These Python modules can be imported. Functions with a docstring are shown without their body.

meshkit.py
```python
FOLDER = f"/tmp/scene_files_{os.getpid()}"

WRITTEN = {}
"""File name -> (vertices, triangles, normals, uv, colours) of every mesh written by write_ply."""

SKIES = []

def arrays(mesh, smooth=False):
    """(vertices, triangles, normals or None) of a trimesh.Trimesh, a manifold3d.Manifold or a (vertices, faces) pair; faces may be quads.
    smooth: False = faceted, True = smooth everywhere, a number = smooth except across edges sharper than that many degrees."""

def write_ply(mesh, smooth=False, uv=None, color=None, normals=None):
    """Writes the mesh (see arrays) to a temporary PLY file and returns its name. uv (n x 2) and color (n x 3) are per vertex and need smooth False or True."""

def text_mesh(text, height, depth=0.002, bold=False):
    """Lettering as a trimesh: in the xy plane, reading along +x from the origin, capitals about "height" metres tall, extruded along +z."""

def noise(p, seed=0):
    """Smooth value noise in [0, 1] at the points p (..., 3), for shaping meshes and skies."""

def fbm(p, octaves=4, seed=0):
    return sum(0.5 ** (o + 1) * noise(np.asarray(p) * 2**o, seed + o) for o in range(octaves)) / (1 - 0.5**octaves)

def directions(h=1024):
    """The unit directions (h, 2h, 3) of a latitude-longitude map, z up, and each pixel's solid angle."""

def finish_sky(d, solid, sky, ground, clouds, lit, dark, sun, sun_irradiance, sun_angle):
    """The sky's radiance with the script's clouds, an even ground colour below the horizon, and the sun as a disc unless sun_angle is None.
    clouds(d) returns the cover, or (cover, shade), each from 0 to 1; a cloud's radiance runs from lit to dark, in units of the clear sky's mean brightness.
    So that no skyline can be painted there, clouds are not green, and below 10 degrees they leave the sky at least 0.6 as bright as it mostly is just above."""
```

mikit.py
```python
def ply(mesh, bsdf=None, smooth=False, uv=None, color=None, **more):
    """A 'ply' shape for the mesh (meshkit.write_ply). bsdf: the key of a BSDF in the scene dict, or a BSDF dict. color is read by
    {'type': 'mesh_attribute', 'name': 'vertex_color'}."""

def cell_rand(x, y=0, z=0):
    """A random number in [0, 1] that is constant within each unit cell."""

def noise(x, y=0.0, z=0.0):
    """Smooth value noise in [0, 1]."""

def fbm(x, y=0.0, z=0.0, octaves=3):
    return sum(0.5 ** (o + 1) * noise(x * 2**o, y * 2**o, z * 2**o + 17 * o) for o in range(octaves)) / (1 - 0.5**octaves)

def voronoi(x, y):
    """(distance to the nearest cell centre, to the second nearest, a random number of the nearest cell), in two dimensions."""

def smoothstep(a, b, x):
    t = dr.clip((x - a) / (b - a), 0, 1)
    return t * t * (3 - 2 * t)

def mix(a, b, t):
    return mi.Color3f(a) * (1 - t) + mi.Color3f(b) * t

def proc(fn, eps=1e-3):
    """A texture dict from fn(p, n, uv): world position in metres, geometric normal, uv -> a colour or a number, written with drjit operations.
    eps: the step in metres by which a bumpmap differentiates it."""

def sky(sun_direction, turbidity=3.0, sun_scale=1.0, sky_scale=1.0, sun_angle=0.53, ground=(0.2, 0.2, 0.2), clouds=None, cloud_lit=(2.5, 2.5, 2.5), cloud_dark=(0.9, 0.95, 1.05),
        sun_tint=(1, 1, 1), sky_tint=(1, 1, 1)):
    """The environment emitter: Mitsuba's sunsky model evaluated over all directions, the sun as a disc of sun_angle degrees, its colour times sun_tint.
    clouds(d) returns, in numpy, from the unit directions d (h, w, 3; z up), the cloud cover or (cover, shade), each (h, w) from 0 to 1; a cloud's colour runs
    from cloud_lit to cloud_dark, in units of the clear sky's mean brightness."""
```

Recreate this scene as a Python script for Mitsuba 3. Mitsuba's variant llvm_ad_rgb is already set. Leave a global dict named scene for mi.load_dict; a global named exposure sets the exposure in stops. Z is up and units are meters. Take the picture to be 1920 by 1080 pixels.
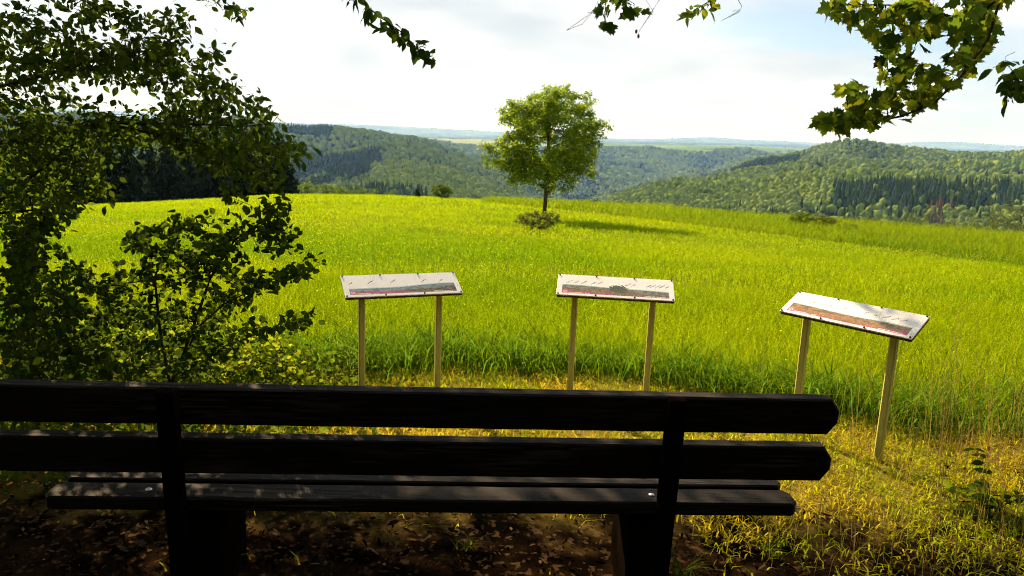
import math, random
import numpy as np, trimesh, drjit as dr, mitsuba as mi, mikit, meshkit
from scipy.interpolate import PchipInterpolator
from scipy.spatial import cKDTree
from mikit import noise, fbm, voronoi, cell_rand, smoothstep, mix
T = mi.ScalarTransform4f
rng = np.random.default_rng(7)
scene, labels = {}, {}

# ------------------------------------------------------------------ camera, sky, exposure
FPX, PITCH, ROLL, EYE = 1423., math.radians(11.4), math.radians(2.15), np.array([0, 0, 1.65])
Fv = np.array([0, math.cos(PITCH), -math.sin(PITCH)])
Uh, Rh = np.array([0, math.sin(PITCH), math.cos(PITCH)]), np.array([1., 0, 0])
Uv, Rv = math.cos(ROLL) * Uh - math.sin(ROLL) * Rh, math.cos(ROLL) * Rh + math.sin(ROLL) * Uh
scene['camera'] = {'type': 'perspective', 'fov': math.degrees(2 * math.atan(960 / FPX)), 'fov_axis': 'x', 'near_clip': 0.05, 'far_clip': 90000.,
                   'to_world': T().look_at(origin=EYE.tolist(), target=(EYE + Fv).tolist(), up=Uv.tolist()), 'medium': {'type': 'ref', 'id': 'air'}}
exposure = 3.4
SAZ, SEL = math.radians(-28), math.radians(32)
SUN = np.array([math.sin(SAZ) * math.cos(SEL), math.cos(SAZ) * math.cos(SEL), math.sin(SEL)])


def clouds(d):
    z = np.maximum(d[..., 2], 0.0) + 0.12
    q = np.stack([d[..., 0] / z * 0.9, d[..., 1] / z * 0.9, d[..., 2] * 3], -1)
    n = meshkit.fbm(q + 3.7, 5, 3)
    m = meshkit.fbm(q * 2.3 + 11, 4, 9)
    cover = np.clip((n - 0.33) / 0.16, 0, 1)
    return 0.2 + cover * 0.74, np.clip(0.15 + (m - 0.45) * 1.2, 0, 0.8)


scene['sky'] = mikit.sky(SUN, turbidity=3, clouds=clouds, sky_scale=0.45, cloud_lit=(2.8, 2.78, 2.72), cloud_dark=(1.28, 1.55, 1.78), sun_tint=(1.0, 0.93, 0.80))


def ray(x, y):
    """Direction through a pixel of the 1920 x 1080 photograph: for reading positions off it."""
    d = Fv * FPX + Rv * (np.asarray(x, float)[..., None] - 960) + Uv * (540 - np.asarray(y, float)[..., None])
    return d / np.linalg.norm(d, axis=-1, keepdims=True)


def aty(x, y, Y):
    d = ray(x, y)
    return EYE + d * (np.asarray(Y) / d[..., 1])[..., None]


def proj(P):
    d = np.asarray(P) - EYE
    w = d @ Fv
    return 960 + FPX * (d @ Rv) / w, 540 - FPX * (d @ Uv) / w, w


# ------------------------------------------------------------------ bookkeeping
def key_for(name):
    k, i = name, 0
    while k in scene or k in labels:
        i += 1
        k = f'{name}_{i:03d}'
    return k


def tag(k, label=None, cat=None, group=None, kind=None):
    labels[k] = {a: b for a, b in (('label', label), ('category', cat), ('group', group), ('kind', kind)) if b}


def thing(name, label, cat, group=None):
    k = key_for(name)
    tag(k, label, cat, group)
    return k


def part(parent, name, shape, label=None, kind=None):
    k = key_for(f'{parent}__{name}')
    scene[k] = shape
    if label or kind:
        tag(k, label, None, None, kind)
    return k


# ------------------------------------------------------------------ materials
def vcol(kind='diffuse', **more):
    slot = 'reflectance' if kind == 'diffuse' else 'base_color'
    return {'type': 'twosided', 'b': {'type': kind, slot: {'type': 'mesh_attribute', 'name': 'vertex_color'}, **more}}


def rgb(*c):
    return {'type': 'rgb', 'value': list(c)}


def thin(color, rough=0.5, trans=1.1, **k):
    return {'type': 'principledthin', 'base_color': color, 'roughness': rough, 'diff_trans': trans, 'spec_trans': 0.0, 'eta': 1.35, **k}


VC = {'type': 'mesh_attribute', 'name': 'vertex_color'}
scene['m_grass'] = thin(VC, 0.6, 1.15, )
scene['m_leaf'] = thin(VC, 0.42, 1.2)
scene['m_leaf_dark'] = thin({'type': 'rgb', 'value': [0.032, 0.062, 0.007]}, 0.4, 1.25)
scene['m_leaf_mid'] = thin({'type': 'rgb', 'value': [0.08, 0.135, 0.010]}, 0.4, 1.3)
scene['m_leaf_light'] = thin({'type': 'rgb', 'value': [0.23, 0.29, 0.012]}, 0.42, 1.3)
scene['m_canopy'] = vcol()
scene['m_litter'] = vcol()
scene['m_bark'] = {'type': 'twosided', 'b': {'type': 'diffuse', 'reflectance': mikit.proc(lambda p, n, uv: mix((0.035, 0.028, 0.02), (0.09, 0.075, 0.055), fbm(p.x * 40, p.y * 40, p.z * 9)))}}


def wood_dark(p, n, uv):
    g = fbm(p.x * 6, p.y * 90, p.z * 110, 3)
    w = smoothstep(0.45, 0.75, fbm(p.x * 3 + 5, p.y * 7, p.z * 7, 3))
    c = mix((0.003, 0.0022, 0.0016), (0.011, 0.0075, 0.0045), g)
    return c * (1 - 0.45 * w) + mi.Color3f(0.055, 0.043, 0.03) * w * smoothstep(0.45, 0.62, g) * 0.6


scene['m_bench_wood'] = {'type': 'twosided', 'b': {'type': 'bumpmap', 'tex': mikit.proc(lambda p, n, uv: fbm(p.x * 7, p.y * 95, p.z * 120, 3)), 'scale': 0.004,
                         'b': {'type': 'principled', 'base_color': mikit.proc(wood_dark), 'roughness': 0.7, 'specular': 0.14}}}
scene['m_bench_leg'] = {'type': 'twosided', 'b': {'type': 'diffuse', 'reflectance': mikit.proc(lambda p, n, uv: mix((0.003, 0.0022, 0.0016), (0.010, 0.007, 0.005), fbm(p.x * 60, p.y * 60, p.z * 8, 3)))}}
scene['m_steel'] = {'type': 'roughconductor', 'material': 'Cr', 'alpha': 0.3}
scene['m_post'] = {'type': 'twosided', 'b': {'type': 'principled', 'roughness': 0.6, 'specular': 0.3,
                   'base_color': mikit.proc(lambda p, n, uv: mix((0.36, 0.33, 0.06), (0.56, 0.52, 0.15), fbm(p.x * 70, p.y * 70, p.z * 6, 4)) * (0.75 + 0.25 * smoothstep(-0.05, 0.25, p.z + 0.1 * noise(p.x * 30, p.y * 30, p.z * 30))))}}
scene['m_board'] = {'type': 'twosided', 'b': {'type': 'diffuse', 'reflectance': mikit.proc(lambda p, n, uv: mix((0.05, 0.035, 0.025), (0.16, 0.12, 0.08), fbm(p.x * 25, p.y * 25, p.z * 60, 3)))}}
scene['m_screw'] = {'type': 'twosided', 'b': {'type': 'principled', 'base_color': rgb(0.05, 0.045, 0.045), 'metallic': 0.6, 'roughness': 0.4}}

# ------------------------------------------------------------------ the land: one polar height field, read off the photograph as crests and valleys
PX = np.array([-300, 0, 200, 400, 550, 650, 720, 810, 880, 950, 1020, 1110, 1210, 1280, 1330, 1380, 1420, 1490, 1530, 1600, 1660, 1760, 1920, 2200], float)
_d = ray(PX, np.full(len(PX), 330.))
AZ = np.arctan2(_d[:, 0], _d[:, 1])


def feat(r, py, canopy=0.0):
    """A crest: distance and photograph row at each column -> (r, z)."""
    r = np.broadcast_to(np.asarray(r, float), PX.shape)
    d = ray(PX, np.asarray(py, float))
    return r, EYE[2] + r * d[:, 2] / np.hypot(d[:, 0], d[:, 1]) - canopy


n_ = len(PX)
FCr = np.interp(PX, [-300, 720, 1110, 1490, 2200], [75, 75, 64, 52, 46])
FC = feat(FCr, [398, 392, 384, 374, 366, 367, 368, 371, 375, 378, 381, 385, 391, 396, 400, 405, 408, 413, 416, 421, 426, 434, 447, 465])
S1 = feat(np.interp(PX, [-300, 550, 650, 1020, 1110, 1210, 2200], [1200, 1250, 1300, 1300, 1150, 1000, 1000]),
          [350, 350, 350, 350, 345, 320, 304, 316, 336, 360, 388, 384, 352, 342, 338, 333, 328, 322, 320, 317, 317, 317, 320, 326], 9)
S2 = feat(np.interp(PX, [-300, 880, 1110, 1280, 2200], [1650, 1650, 1500, 1320, 1320]),
          [290, 290, 295, 300, 302, 290, 276, 290, 315, 345, 384, 386, 362, 350, 337, 322, 313, 302, 299, 297, 295, 297, 299, 302], 9)
S3 = feat(np.interp(PX, [-300, 880, 1110, 1280, 2200], [2150, 2150, 2050, 1850, 1800]),
          [212, 216, 222, 231, 236, 242, 247, 262, 280, 304, 340, 374, 376, 350, 332, 314, 296, 288, 281, 274, 282, 283, 286, 290], 8)
E1 = feat(3300, [300, 300, 300, 300, 300, 300, 300, 300, 300, 312, 318, 306, 316, 328, 333, 326, 318, 318, 318, 318, 318, 318, 318, 318], 10)
E2 = feat(np.full(n_, 4800.), [270, 270, 270, 270, 270, 268, 268, 272, 284, 288, 287, 286, 288, 289, 289, 288, 288, 295, 298, 300, 300, 302, 304, 306])
F1 = feat(9000, [250, 250, 250, 252, 254, 255, 256, 257, 259, 261, 263, 266, 269, 270, 271, 272, 274, 277, 280, 283, 284, 286, 288, 292])
G1 = feat(15000, [240, 238, 238, 240, 243, 246, 250, 254, 256, 257, 260, 263, 265.5, 266, 267, 267.5, 268, 270, 272, 273, 275, 277, 281, 288])
G2 = feat(26000, [186, 196, 207, 220, 230.5, 233, 236, 241, 245, 249, 254, 258.5, 260.5, 258.5, 257.5, 261, 263, 265.5, 267, 268, 267.5, 265, 275, 286])


def below(a, b, f, drop):
    return a[0] * f, np.minimum(a[1], b[1]) - drop


flat = lambda r, z: (np.full(n_, float(r)), np.broadcast_to(np.asarray(z, float), n_))
KN = [flat(0.5, -0.004), flat(3, -0.04), flat(5.2, -0.09), flat(10, -0.34), flat(29, -1.66), FC,
      (FCr * 1.5, FC[1] - 5), flat(150, -17), flat(300, -42), flat(480, -88), S1, below(S1, S2, 1.13, 28), S2, below(S2, S3, 1.16, 40), S3,
      flat(2750, np.interp(PX, [-300, 700, 900, 1350, 1600], [-60, -80, -235, -235, -90])), E1, below(E1, E2, 1.13, 45), E2, F1, flat(11000, F1[1].min() - 60), G1,
      below(G1, G2, 1.25, 90), G2, flat(31000, -150)]
KR, KZ = np.stack([k[0] for k in KN]), np.stack([k[1] for k in KN])


def gully(x, y, r):
    p = np.stack([x / 520., y / 520., np.zeros_like(x)], -1)
    ridged = 1 - np.abs(2 * meshkit.fbm(p, 4, 5) - 1) * 2
    small = meshkit.fbm(p * 5.1 + 9, 3, 8) - 0.5
    w = np.clip((r - 520) / 400, 0, 1) * np.clip((5200 - r) / 700, 0, 1)
    far = np.clip((r - 7000) / 4000, 0, 1)
    return w * ((ridged - 0.55) * 0.016 + small * 0.006) * np.clip(r, 0, 2600) * (1 + 1.1 * np.clip((r - 2500) / 500, 0, 1)) + far * (meshkit.fbm(p / 5, 4, 4) - 0.5) * 70


_cols = {}


def profile(az):
    """z(log r) at an azimuth; beyond the picture's sides the land goes on as at its edges."""
    a = np.clip(az, AZ[0], AZ[-1])
    rr = np.array([np.interp(a, AZ, k) for k in KR])
    zz = np.array([PZ[i](a) for i in range(len(KZ))])
    return PchipInterpolator(np.log(rr), zz, extrapolate=True)


PZ = [PchipInterpolator(AZ, k) for k in KZ]
AZG = np.radians(np.concatenate([np.linspace(-180, -60, 25)[:-1], np.linspace(-60, -36, 33)[:-1], np.linspace(-36, 36, 481), np.linspace(36, 60, 33)[1:], np.linspace(60, 180, 25)[1:]]))
RG = np.concatenate([np.geomspace(0.5, 12, 40), np.geomspace(12.4, 100, 60), np.geomspace(102, 480, 50), np.geomspace(490, 5200, 210), np.geomspace(5300, 31000, 60)])
ZG = np.empty((len(AZG), len(RG)))
for i, a in enumerate(AZG):
    ZG[i] = profile(a)(np.log(RG))
    back = np.clip((abs(a) - math.radians(62)) / math.radians(40), 0, 1)          # behind the viewer: the wooded hilltop, gently falling
    ZG[i] = ZG[i] * (1 - back) + back * (-0.01 * np.minimum(RG, 3000))
XG, YG = np.sin(AZG)[:, None] * RG, np.cos(AZG)[:, None] * RG
ZG += gully(XG, YG, np.broadcast_to(RG, XG.shape))


def bumps(x, y):
    p = np.stack([x, y, 0 * x], -1)
    return (meshkit.fbm(p * 0.35, 3, 2) - 0.5) * 0.10 * np.clip((np.hypot(x, y) - 6) / 6, 0, 1) + (meshkit.fbm(p * 2.2, 3, 12) - 0.5) * 0.05


NB = int((RG < 110).sum())
ZG[:, :NB] += bumps(XG[:, :NB], YG[:, :NB])


def ground_z(x, y):
    a, r = np.arctan2(x, y), np.maximum(np.hypot(x, y), 0.5)
    ia, ir = np.interp(a, AZG, np.arange(len(AZG))), np.interp(np.log(r), np.log(RG), np.arange(len(RG)))
    i0, j0 = np.minimum(ia.astype(int), len(AZG) - 2), np.minimum(ir.astype(int), len(RG) - 2)
    u, v = ia - i0, ir - j0
    return (ZG[i0, j0] * (1 - u) + ZG[i0 + 1, j0] * u) * (1 - v) + (ZG[i0, j0 + 1] * (1 - u) + ZG[i0 + 1, j0 + 1] * u) * v


def gz(x, y):
    return float(ground_z(np.array([x]), np.array([y]))[0])


def on_ground(px, py):
    """The point of the land seen at a photograph pixel (marching along the sight line)."""
    d = ray(px, py)
    s = np.geomspace(1, 3000, 4000)
    P = EYE + d * s[:, None]
    g = ground_z(P[:, 0], P[:, 1])
    i = int(np.argmax(P[:, 2] < g)) or len(s) - 1
    return np.array([P[i, 0], P[i, 1], g[i]])


def grid_sheet(j0, j1, fan=False):
    nA = len(AZG) - 1
    V = np.stack([XG[:-1, j0:j1], YG[:-1, j0:j1], ZG[:-1, j0:j1]], -1)
    m = j1 - j0
    i, j = np.meshgrid(np.arange(nA), np.arange(m - 1), indexing='ij')
    i2 = (i + 1) % nA
    q = np.stack([i * m + j, i2 * m + j, i2 * m + j + 1, i * m + j + 1], -1).reshape(-1, 4)[:, ::-1]
    f = np.vstack([q[:, [0, 1, 2]], q[:, [0, 2, 3]]])
    v = V.reshape(-1, 3)
    if fan:
        c = len(v)
        v = np.vstack([v, [[0, 0, 0]]])
        k = np.arange(nA)
        f = np.vstack([f, np.stack([k * m, np.full(nA, c), ((k + 1) % nA) * m], -1)])
    return trimesh.Trimesh(v, f, process=False)


EDGE = np.array([(-9, 7.0), (-4, 5.9), (-1.7, 5.45), (-1.05, 5.35), (-0.4, 5.5), (0.1, 5.6), (0.6, 5.55), (1.2, 5.2), (1.75, 4.95), (2.2, 4.75), (2.8, 4.65), (3.6, 4.75), (5, 5.0), (10, 5.5)])


def edge_y(x):
    return np.interp(x, EDGE[:, 0], EDGE[:, 1])


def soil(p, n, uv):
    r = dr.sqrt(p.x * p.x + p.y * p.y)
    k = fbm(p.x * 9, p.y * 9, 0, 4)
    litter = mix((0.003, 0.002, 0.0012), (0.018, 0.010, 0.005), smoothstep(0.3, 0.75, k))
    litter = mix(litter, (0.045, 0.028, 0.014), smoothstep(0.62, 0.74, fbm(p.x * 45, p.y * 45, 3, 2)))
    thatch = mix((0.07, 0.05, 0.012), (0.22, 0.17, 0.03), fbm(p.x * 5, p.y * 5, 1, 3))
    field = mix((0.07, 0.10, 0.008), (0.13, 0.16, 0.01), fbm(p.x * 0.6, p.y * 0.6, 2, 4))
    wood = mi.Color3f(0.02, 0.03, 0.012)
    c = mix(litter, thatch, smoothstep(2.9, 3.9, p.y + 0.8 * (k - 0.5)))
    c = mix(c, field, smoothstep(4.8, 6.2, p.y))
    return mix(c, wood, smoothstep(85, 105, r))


def land(p, n, uv):
    r = dr.sqrt(p.x * p.x + p.y * p.y)
    k = fbm(p.x / 60, p.y / 60, 0, 4)
    wood = mix((0.008, 0.014, 0.006), (0.018, 0.03, 0.010), k)
    d1, d2, c = voronoi(p.x / 620 + 0.3 * noise(p.x / 900, p.y / 900), p.y / 1500)
    crop = mix((0.085, 0.15, 0.03), (0.15, 0.20, 0.05), smoothstep(0.35, 0.75, c))
    crop = mix(crop, (0.20, 0.23, 0.08), smoothstep(0.84, 0.86, c))
    hedge = smoothstep(0.05, 0.02, d2 - d1)
    crop = mix(crop, (0.03, 0.05, 0.02), hedge)
    copse = smoothstep(0.56, 0.60, fbm(p.x / 700 + 4, p.y / 1400, 2, 3))
    plain = mix(crop, (0.03, 0.05, 0.02), copse)
    t = smoothstep(4680, 4900, r + 300 * (k - 0.5)) * smoothstep(11500, 9500, r)
    far = mix((0.016, 0.028, 0.018), (0.045, 0.062, 0.03), smoothstep(0.45, 0.65, fbm(p.x / 1500, p.y / 2500, 5, 3)))
    return mix(mix(wood, plain, t), far, smoothstep(9500, 11500, r))


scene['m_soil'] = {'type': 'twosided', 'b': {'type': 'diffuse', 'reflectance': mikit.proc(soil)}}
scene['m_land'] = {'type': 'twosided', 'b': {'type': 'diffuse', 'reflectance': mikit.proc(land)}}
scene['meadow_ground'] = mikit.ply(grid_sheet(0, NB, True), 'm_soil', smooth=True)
tag('meadow_ground', 'meadow and trodden clearing around the bench, falling away to the valley', 'ground', kind='structure')
scene['hills'] = mikit.ply(grid_sheet(NB - 1, len(RG)), 'm_land', smooth=True)
tag('hills', 'wooded hills, deep valley, farmed plateau and blue far ridges', 'hills', kind='structure')

# ------------------------------------------------------------------ the woods on the hills (past counting)
ICO1, ICO2 = trimesh.creation.icosphere(1, 1.0), trimesh.creation.icosphere(2, 1.0)


def lump(base, seed, amp, top_only=True):
    v = base.vertices.copy()
    d = meshkit.fbm(v * 1.7 + seed * 7.3, 3, seed)
    v = v * (1 + amp * (d - 0.5) * 2)[:, None]
    f = base.faces
    if top_only:
        f = f[(base.triangles_center[:, 2] > -0.45)]
    return v, f


def cone(seed, sides=7):
    r_ = np.random.default_rng(seed)
    v, f = [], []
    for k, (z0, z1, ra) in enumerate([(0.12, 0.62, 0.21), (0.42, 1.0, 0.125)]):
        a = np.arange(sides) * 2 * np.pi / sides + r_.uniform(0, 6)
        o = len(v)
        for t in a:
            q = ra * r_.uniform(0.7, 1.2)
            v.append((q * math.cos(t), q * math.sin(t), z0 + r_.uniform(-0.05, 0.05)))
        v.append((r_.uniform(-.02, .02), 0, z1))
        f += [(o + i, o + (i + 1) % sides, o + sides) for i in range(sides)]
    return np.array(v), np.array(f)


def scatter_mesh(protos, pos, scale, rot, which, col):
    """All copies as one mesh: protos (v, f), scale (n, 3), colour per copy."""
    Vs, Fs, Cs, o = [], [], [], 0
    for k, (v, f) in enumerate(protos):
        s = np.nonzero(which == k)[0]
        if not len(s):
            continue
        c, sn = np.cos(rot[s])[:, None], np.sin(rot[s])[:, None]
        w = v[None] * scale[s][:, None, :]
        W = np.stack([w[..., 0] * c - w[..., 1] * sn, w[..., 0] * sn + w[..., 1] * c, w[..., 2]], -1) + pos[s][:, None, :]
        Vs.append(W.reshape(-1, 3))
        Fs.append((f[None] + (np.arange(len(s)) * len(v))[:, None, None]).reshape(-1, 3) + o)
        Cs.append(np.repeat(col[s], len(v), 0))
        o += len(s) * len(v)
    return trimesh.Trimesh(np.vstack(Vs), np.vstack(Fs), process=False), np.vstack(Cs)


def woods():
    hor = np.full(len(AZG), -9.0)
    elev = (ZG - EYE[2]) / RG
    runmax = np.maximum.accumulate(elev, axis=1)
    P = []
    for r0, r1, step in [(255, 520, 6.5), (520, 1100, 5.4), (1100, 1900, 7.0), (1900, 2500, 9.0), (2500, 4900, 13.5)]:
        a0 = math.radians(36.5)
        n = int((2 * a0) * (r1 ** 2 - r0 ** 2) / 2 / step ** 2)
        a, r = rng.uniform(-a0, a0, n), np.sqrt(rng.uniform(r0 ** 2, r1 ** 2, n))
        x, y = np.sin(a) * r, np.cos(a) * r
        z = ground_z(x, y)
        ia, ir = np.clip(np.searchsorted(AZG, a), 0, len(AZG) - 1), np.clip(np.searchsorted(RG, r * 0.985) - 1, 0, len(RG) - 1)
        vis = (z + step * 1.9 - EYE[2]) / r > runmax[ia, ir] + 0.0002
        P.append(np.stack([x, y, z, np.full(n, step), r], -1)[vis])
    P = np.vstack(P)
    px, py, _ = proj(P[:, :3])
    nz = meshkit.fbm(P[:, :3] * [1 / 160., 1 / 160., 0] + 3, 3, 21)
    r = P[:, 4]
    con = (nz > 0.72) & (r > 900)
    con |= (px > 1560) & (px < 1915) & (r > 520) & (r < 860 + 260 * (nz - 0.5)) & (nz > 0.36) & (py < 402)            # the spruce stand on the right slope
    con |= (px > 545) & (px < 715) & (r > 1290) & (r < 1980) & (nz > 0.34) & (px - 545 < 260 - (py - 250) * 1.1)      # dark stand in the left gully
    con |= (px > 630) & (px < 800) & (r < 980) & (r > 520) & (nz > 0.40)
    con |= (px > 1335) & (px < 1500) & (r > 1480) & (r < 1900)                                   # dark flank of the right-hand hill
    con |= (px > 1590) & (px < 1665) & (r > 1745) & (r < 1900) & (rng.uniform(0, 1, len(r)) < 0.55)
    con |= (px > 530) & (px < 625) & (r > 2080) & (r < 2250)
    n = len(P)
    jit = rng.normal(0, 0.05, n)
    con |= (rng.uniform(0, 1, n) < 0.003 + 0.3 * np.clip((nz + jit - 0.68) / 0.12, 0, 1)) & (r > 520)
    con &= (r > 1000) | (rng.uniform(0, 1, n) < 0.93)
    dead = con & (px > 1735) & (px < 1805) & (r < 760) & (meshkit.fbm(P[:, :3] * [1 / 40., 1 / 40., 0], 2, 4) > 0.45)
    n, s = len(P), P[:, 3]
    v = np.exp(rng.normal(0, 0.14, (n, 1)))
    tone = meshkit.fbm(P[:, :3] * [1 / 90., 1 / 90., 0], 3, 31)[:, None]
    col = (np.array([0.088, 0.140, 0.028]) * (1 - tone) + np.array([0.165, 0.205, 0.036]) * tone) * v
    col = np.where(con[:, None], np.array([0.034, 0.060, 0.022]) * v, col)
    col = np.where(dead[:, None], np.array([0.11, 0.062, 0.035]) * v, col)
    rot = rng.uniform(0, 6.3, n)
    near, far = r < 620, r >= 2500
    protos = [lump(ICO2, k, 0.75) for k in range(6)] + [lump(ICO1, k + 10, 0.62) for k in range(6)] + [cone(k) for k in range(6)]
    which = np.where(near, rng.integers(0, 6, n), rng.integers(6, 12, n))
    which = np.where(con, rng.integers(12, 18, n), which)
    hs = rng.uniform(0.7, 1.35, n)
    wide = s * np.exp(rng.normal(-0.60, 0.28, n))
    scale = np.stack([wide, wide, s * 0.66 * hs], -1)
    hc = np.maximum(s, 6.5) * 2.0 * rng.uniform(0.55, 1.3, n)
    scale[con] = np.stack([hc, hc, hc], -1)[con] * [0.85, 0.85, 1]
    pos = P[:, :3].copy()
    pos[~con, 2] += (s * 0.75 * hs)[~con]
    d = ~con
    m, c = scatter_mesh(protos, pos[d], scale[d], rot[d], which[d], col[d])
    scene['broadleaf_forest'] = mikit.ply(m, 'm_canopy', smooth=True, color=c)
    tag('broadleaf_forest', 'pale green broadleaf woods covering the hills and valley sides', 'forest', kind='stuff')
    m2, c2 = scatter_mesh(protos, pos[con], scale[con], rot[con], which[con], col[con])
    scene['spruce_forest'] = mikit.ply(m2, 'm_canopy', color=c2)
    tag('spruce_forest', 'dark spruce stands among the broadleaf woods on the hillsides', 'forest', kind='stuff')
    print('forest', n, 'tris', len(m.faces), len(m2.faces))


woods()


# ------------------------------------------------------------------ grass
def blades(x, y, h, w, lean, col, tipcol, name_seed=0, curl=0.55):
    n = len(x)
    z = ground_z(x, y) - 0.01
    a = rng.uniform(0, 2 * np.pi, n)
    b = rng.uniform(0, 2 * np.pi, n)
    side = np.stack([np.cos(a), np.sin(a), np.zeros(n)], -1) * (w / 2)[:, None]
    ld = np.stack([np.cos(b), np.sin(b), np.zeros(n)], -1) * (lean * h)[:, None]
    up = np.array([0, 0, 1.0]) * h[:, None]
    p = np.stack([x, y, z], -1)
    mid = p + up * 0.55 + ld * (1 - curl) * 0.6
    tip = p + up * (1 - 0.25 * np.minimum(lean, 1.5))[:, None] + ld
    V = np.stack([p - side * 0.8, p + side * 0.8, mid - side, mid + side, tip], 1).reshape(-1, 3)
    f = np.array([[0, 1, 3], [0, 3, 2], [2, 3, 4]])
    Fc = (f[None] + (np.arange(n) * 5)[:, None, None]).reshape(-1, 3)
    C = np.stack([col * 0.8, col * 0.8, col, col, tipcol], 1).reshape(-1, 3)
    return V, Fc, C


def join(parts):
    o, V, F_, C = 0, [], [], []
    for v, f, c in parts:
        V.append(v); F_.append(f + o); C.append(c); o += len(v)
    return trimesh.Trimesh(np.vstack(V), np.vstack(F_), process=False), np.vstack(C)


def wedge(n, y0, y1, spread=0.80, off=1.0):
    y = np.sqrt(rng.uniform(y0 ** 2, y1 ** 2, n))
    return rng.uniform(-1, 1, n) * (y * spread + off), y


MARGIN = [on_ground(*q)[:2] for q in [(900, 381), (1120, 402), (1300, 424), (1500, 448), (1700, 474), (1920, 503)]]
MARGIN = np.array(sorted(MARGIN + [np.array([30., 12.])], key=lambda q: q[0]))


def in_margin(x, y):
    return y > np.interp(x, MARGIN[:, 0], MARGIN[:, 1], left=1e9, right=8)


def crest_r(x, y):
    return np.interp(np.arctan2(x, y), AZ, FCr)


def meadow_colour(x, y, n):
    p = np.stack([x, y, 0 * x], -1)
    t = meshkit.fbm(p * 0.22 + 5, 4, 3)[:, None]
    k = np.clip((t - 0.35) / 0.3, 0, 1)
    c = np.array([0.13, 0.25, 0.003]) * (1 - k) + np.array([0.24, 0.34, 0.003]) * k
    warm = np.clip((y[:, None] - 10) / 28, 0, 1)
    c = c * (1 - 0.6 * warm) + np.array([0.33, 0.44, 0.004]) * 0.6 * warm
    return c * rng.uniform(0.65, 1.25, (n, 1))


def unit(v):
    return v / (np.linalg.norm(v, axis=-1, keepdims=True) + 1e-12)


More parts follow.
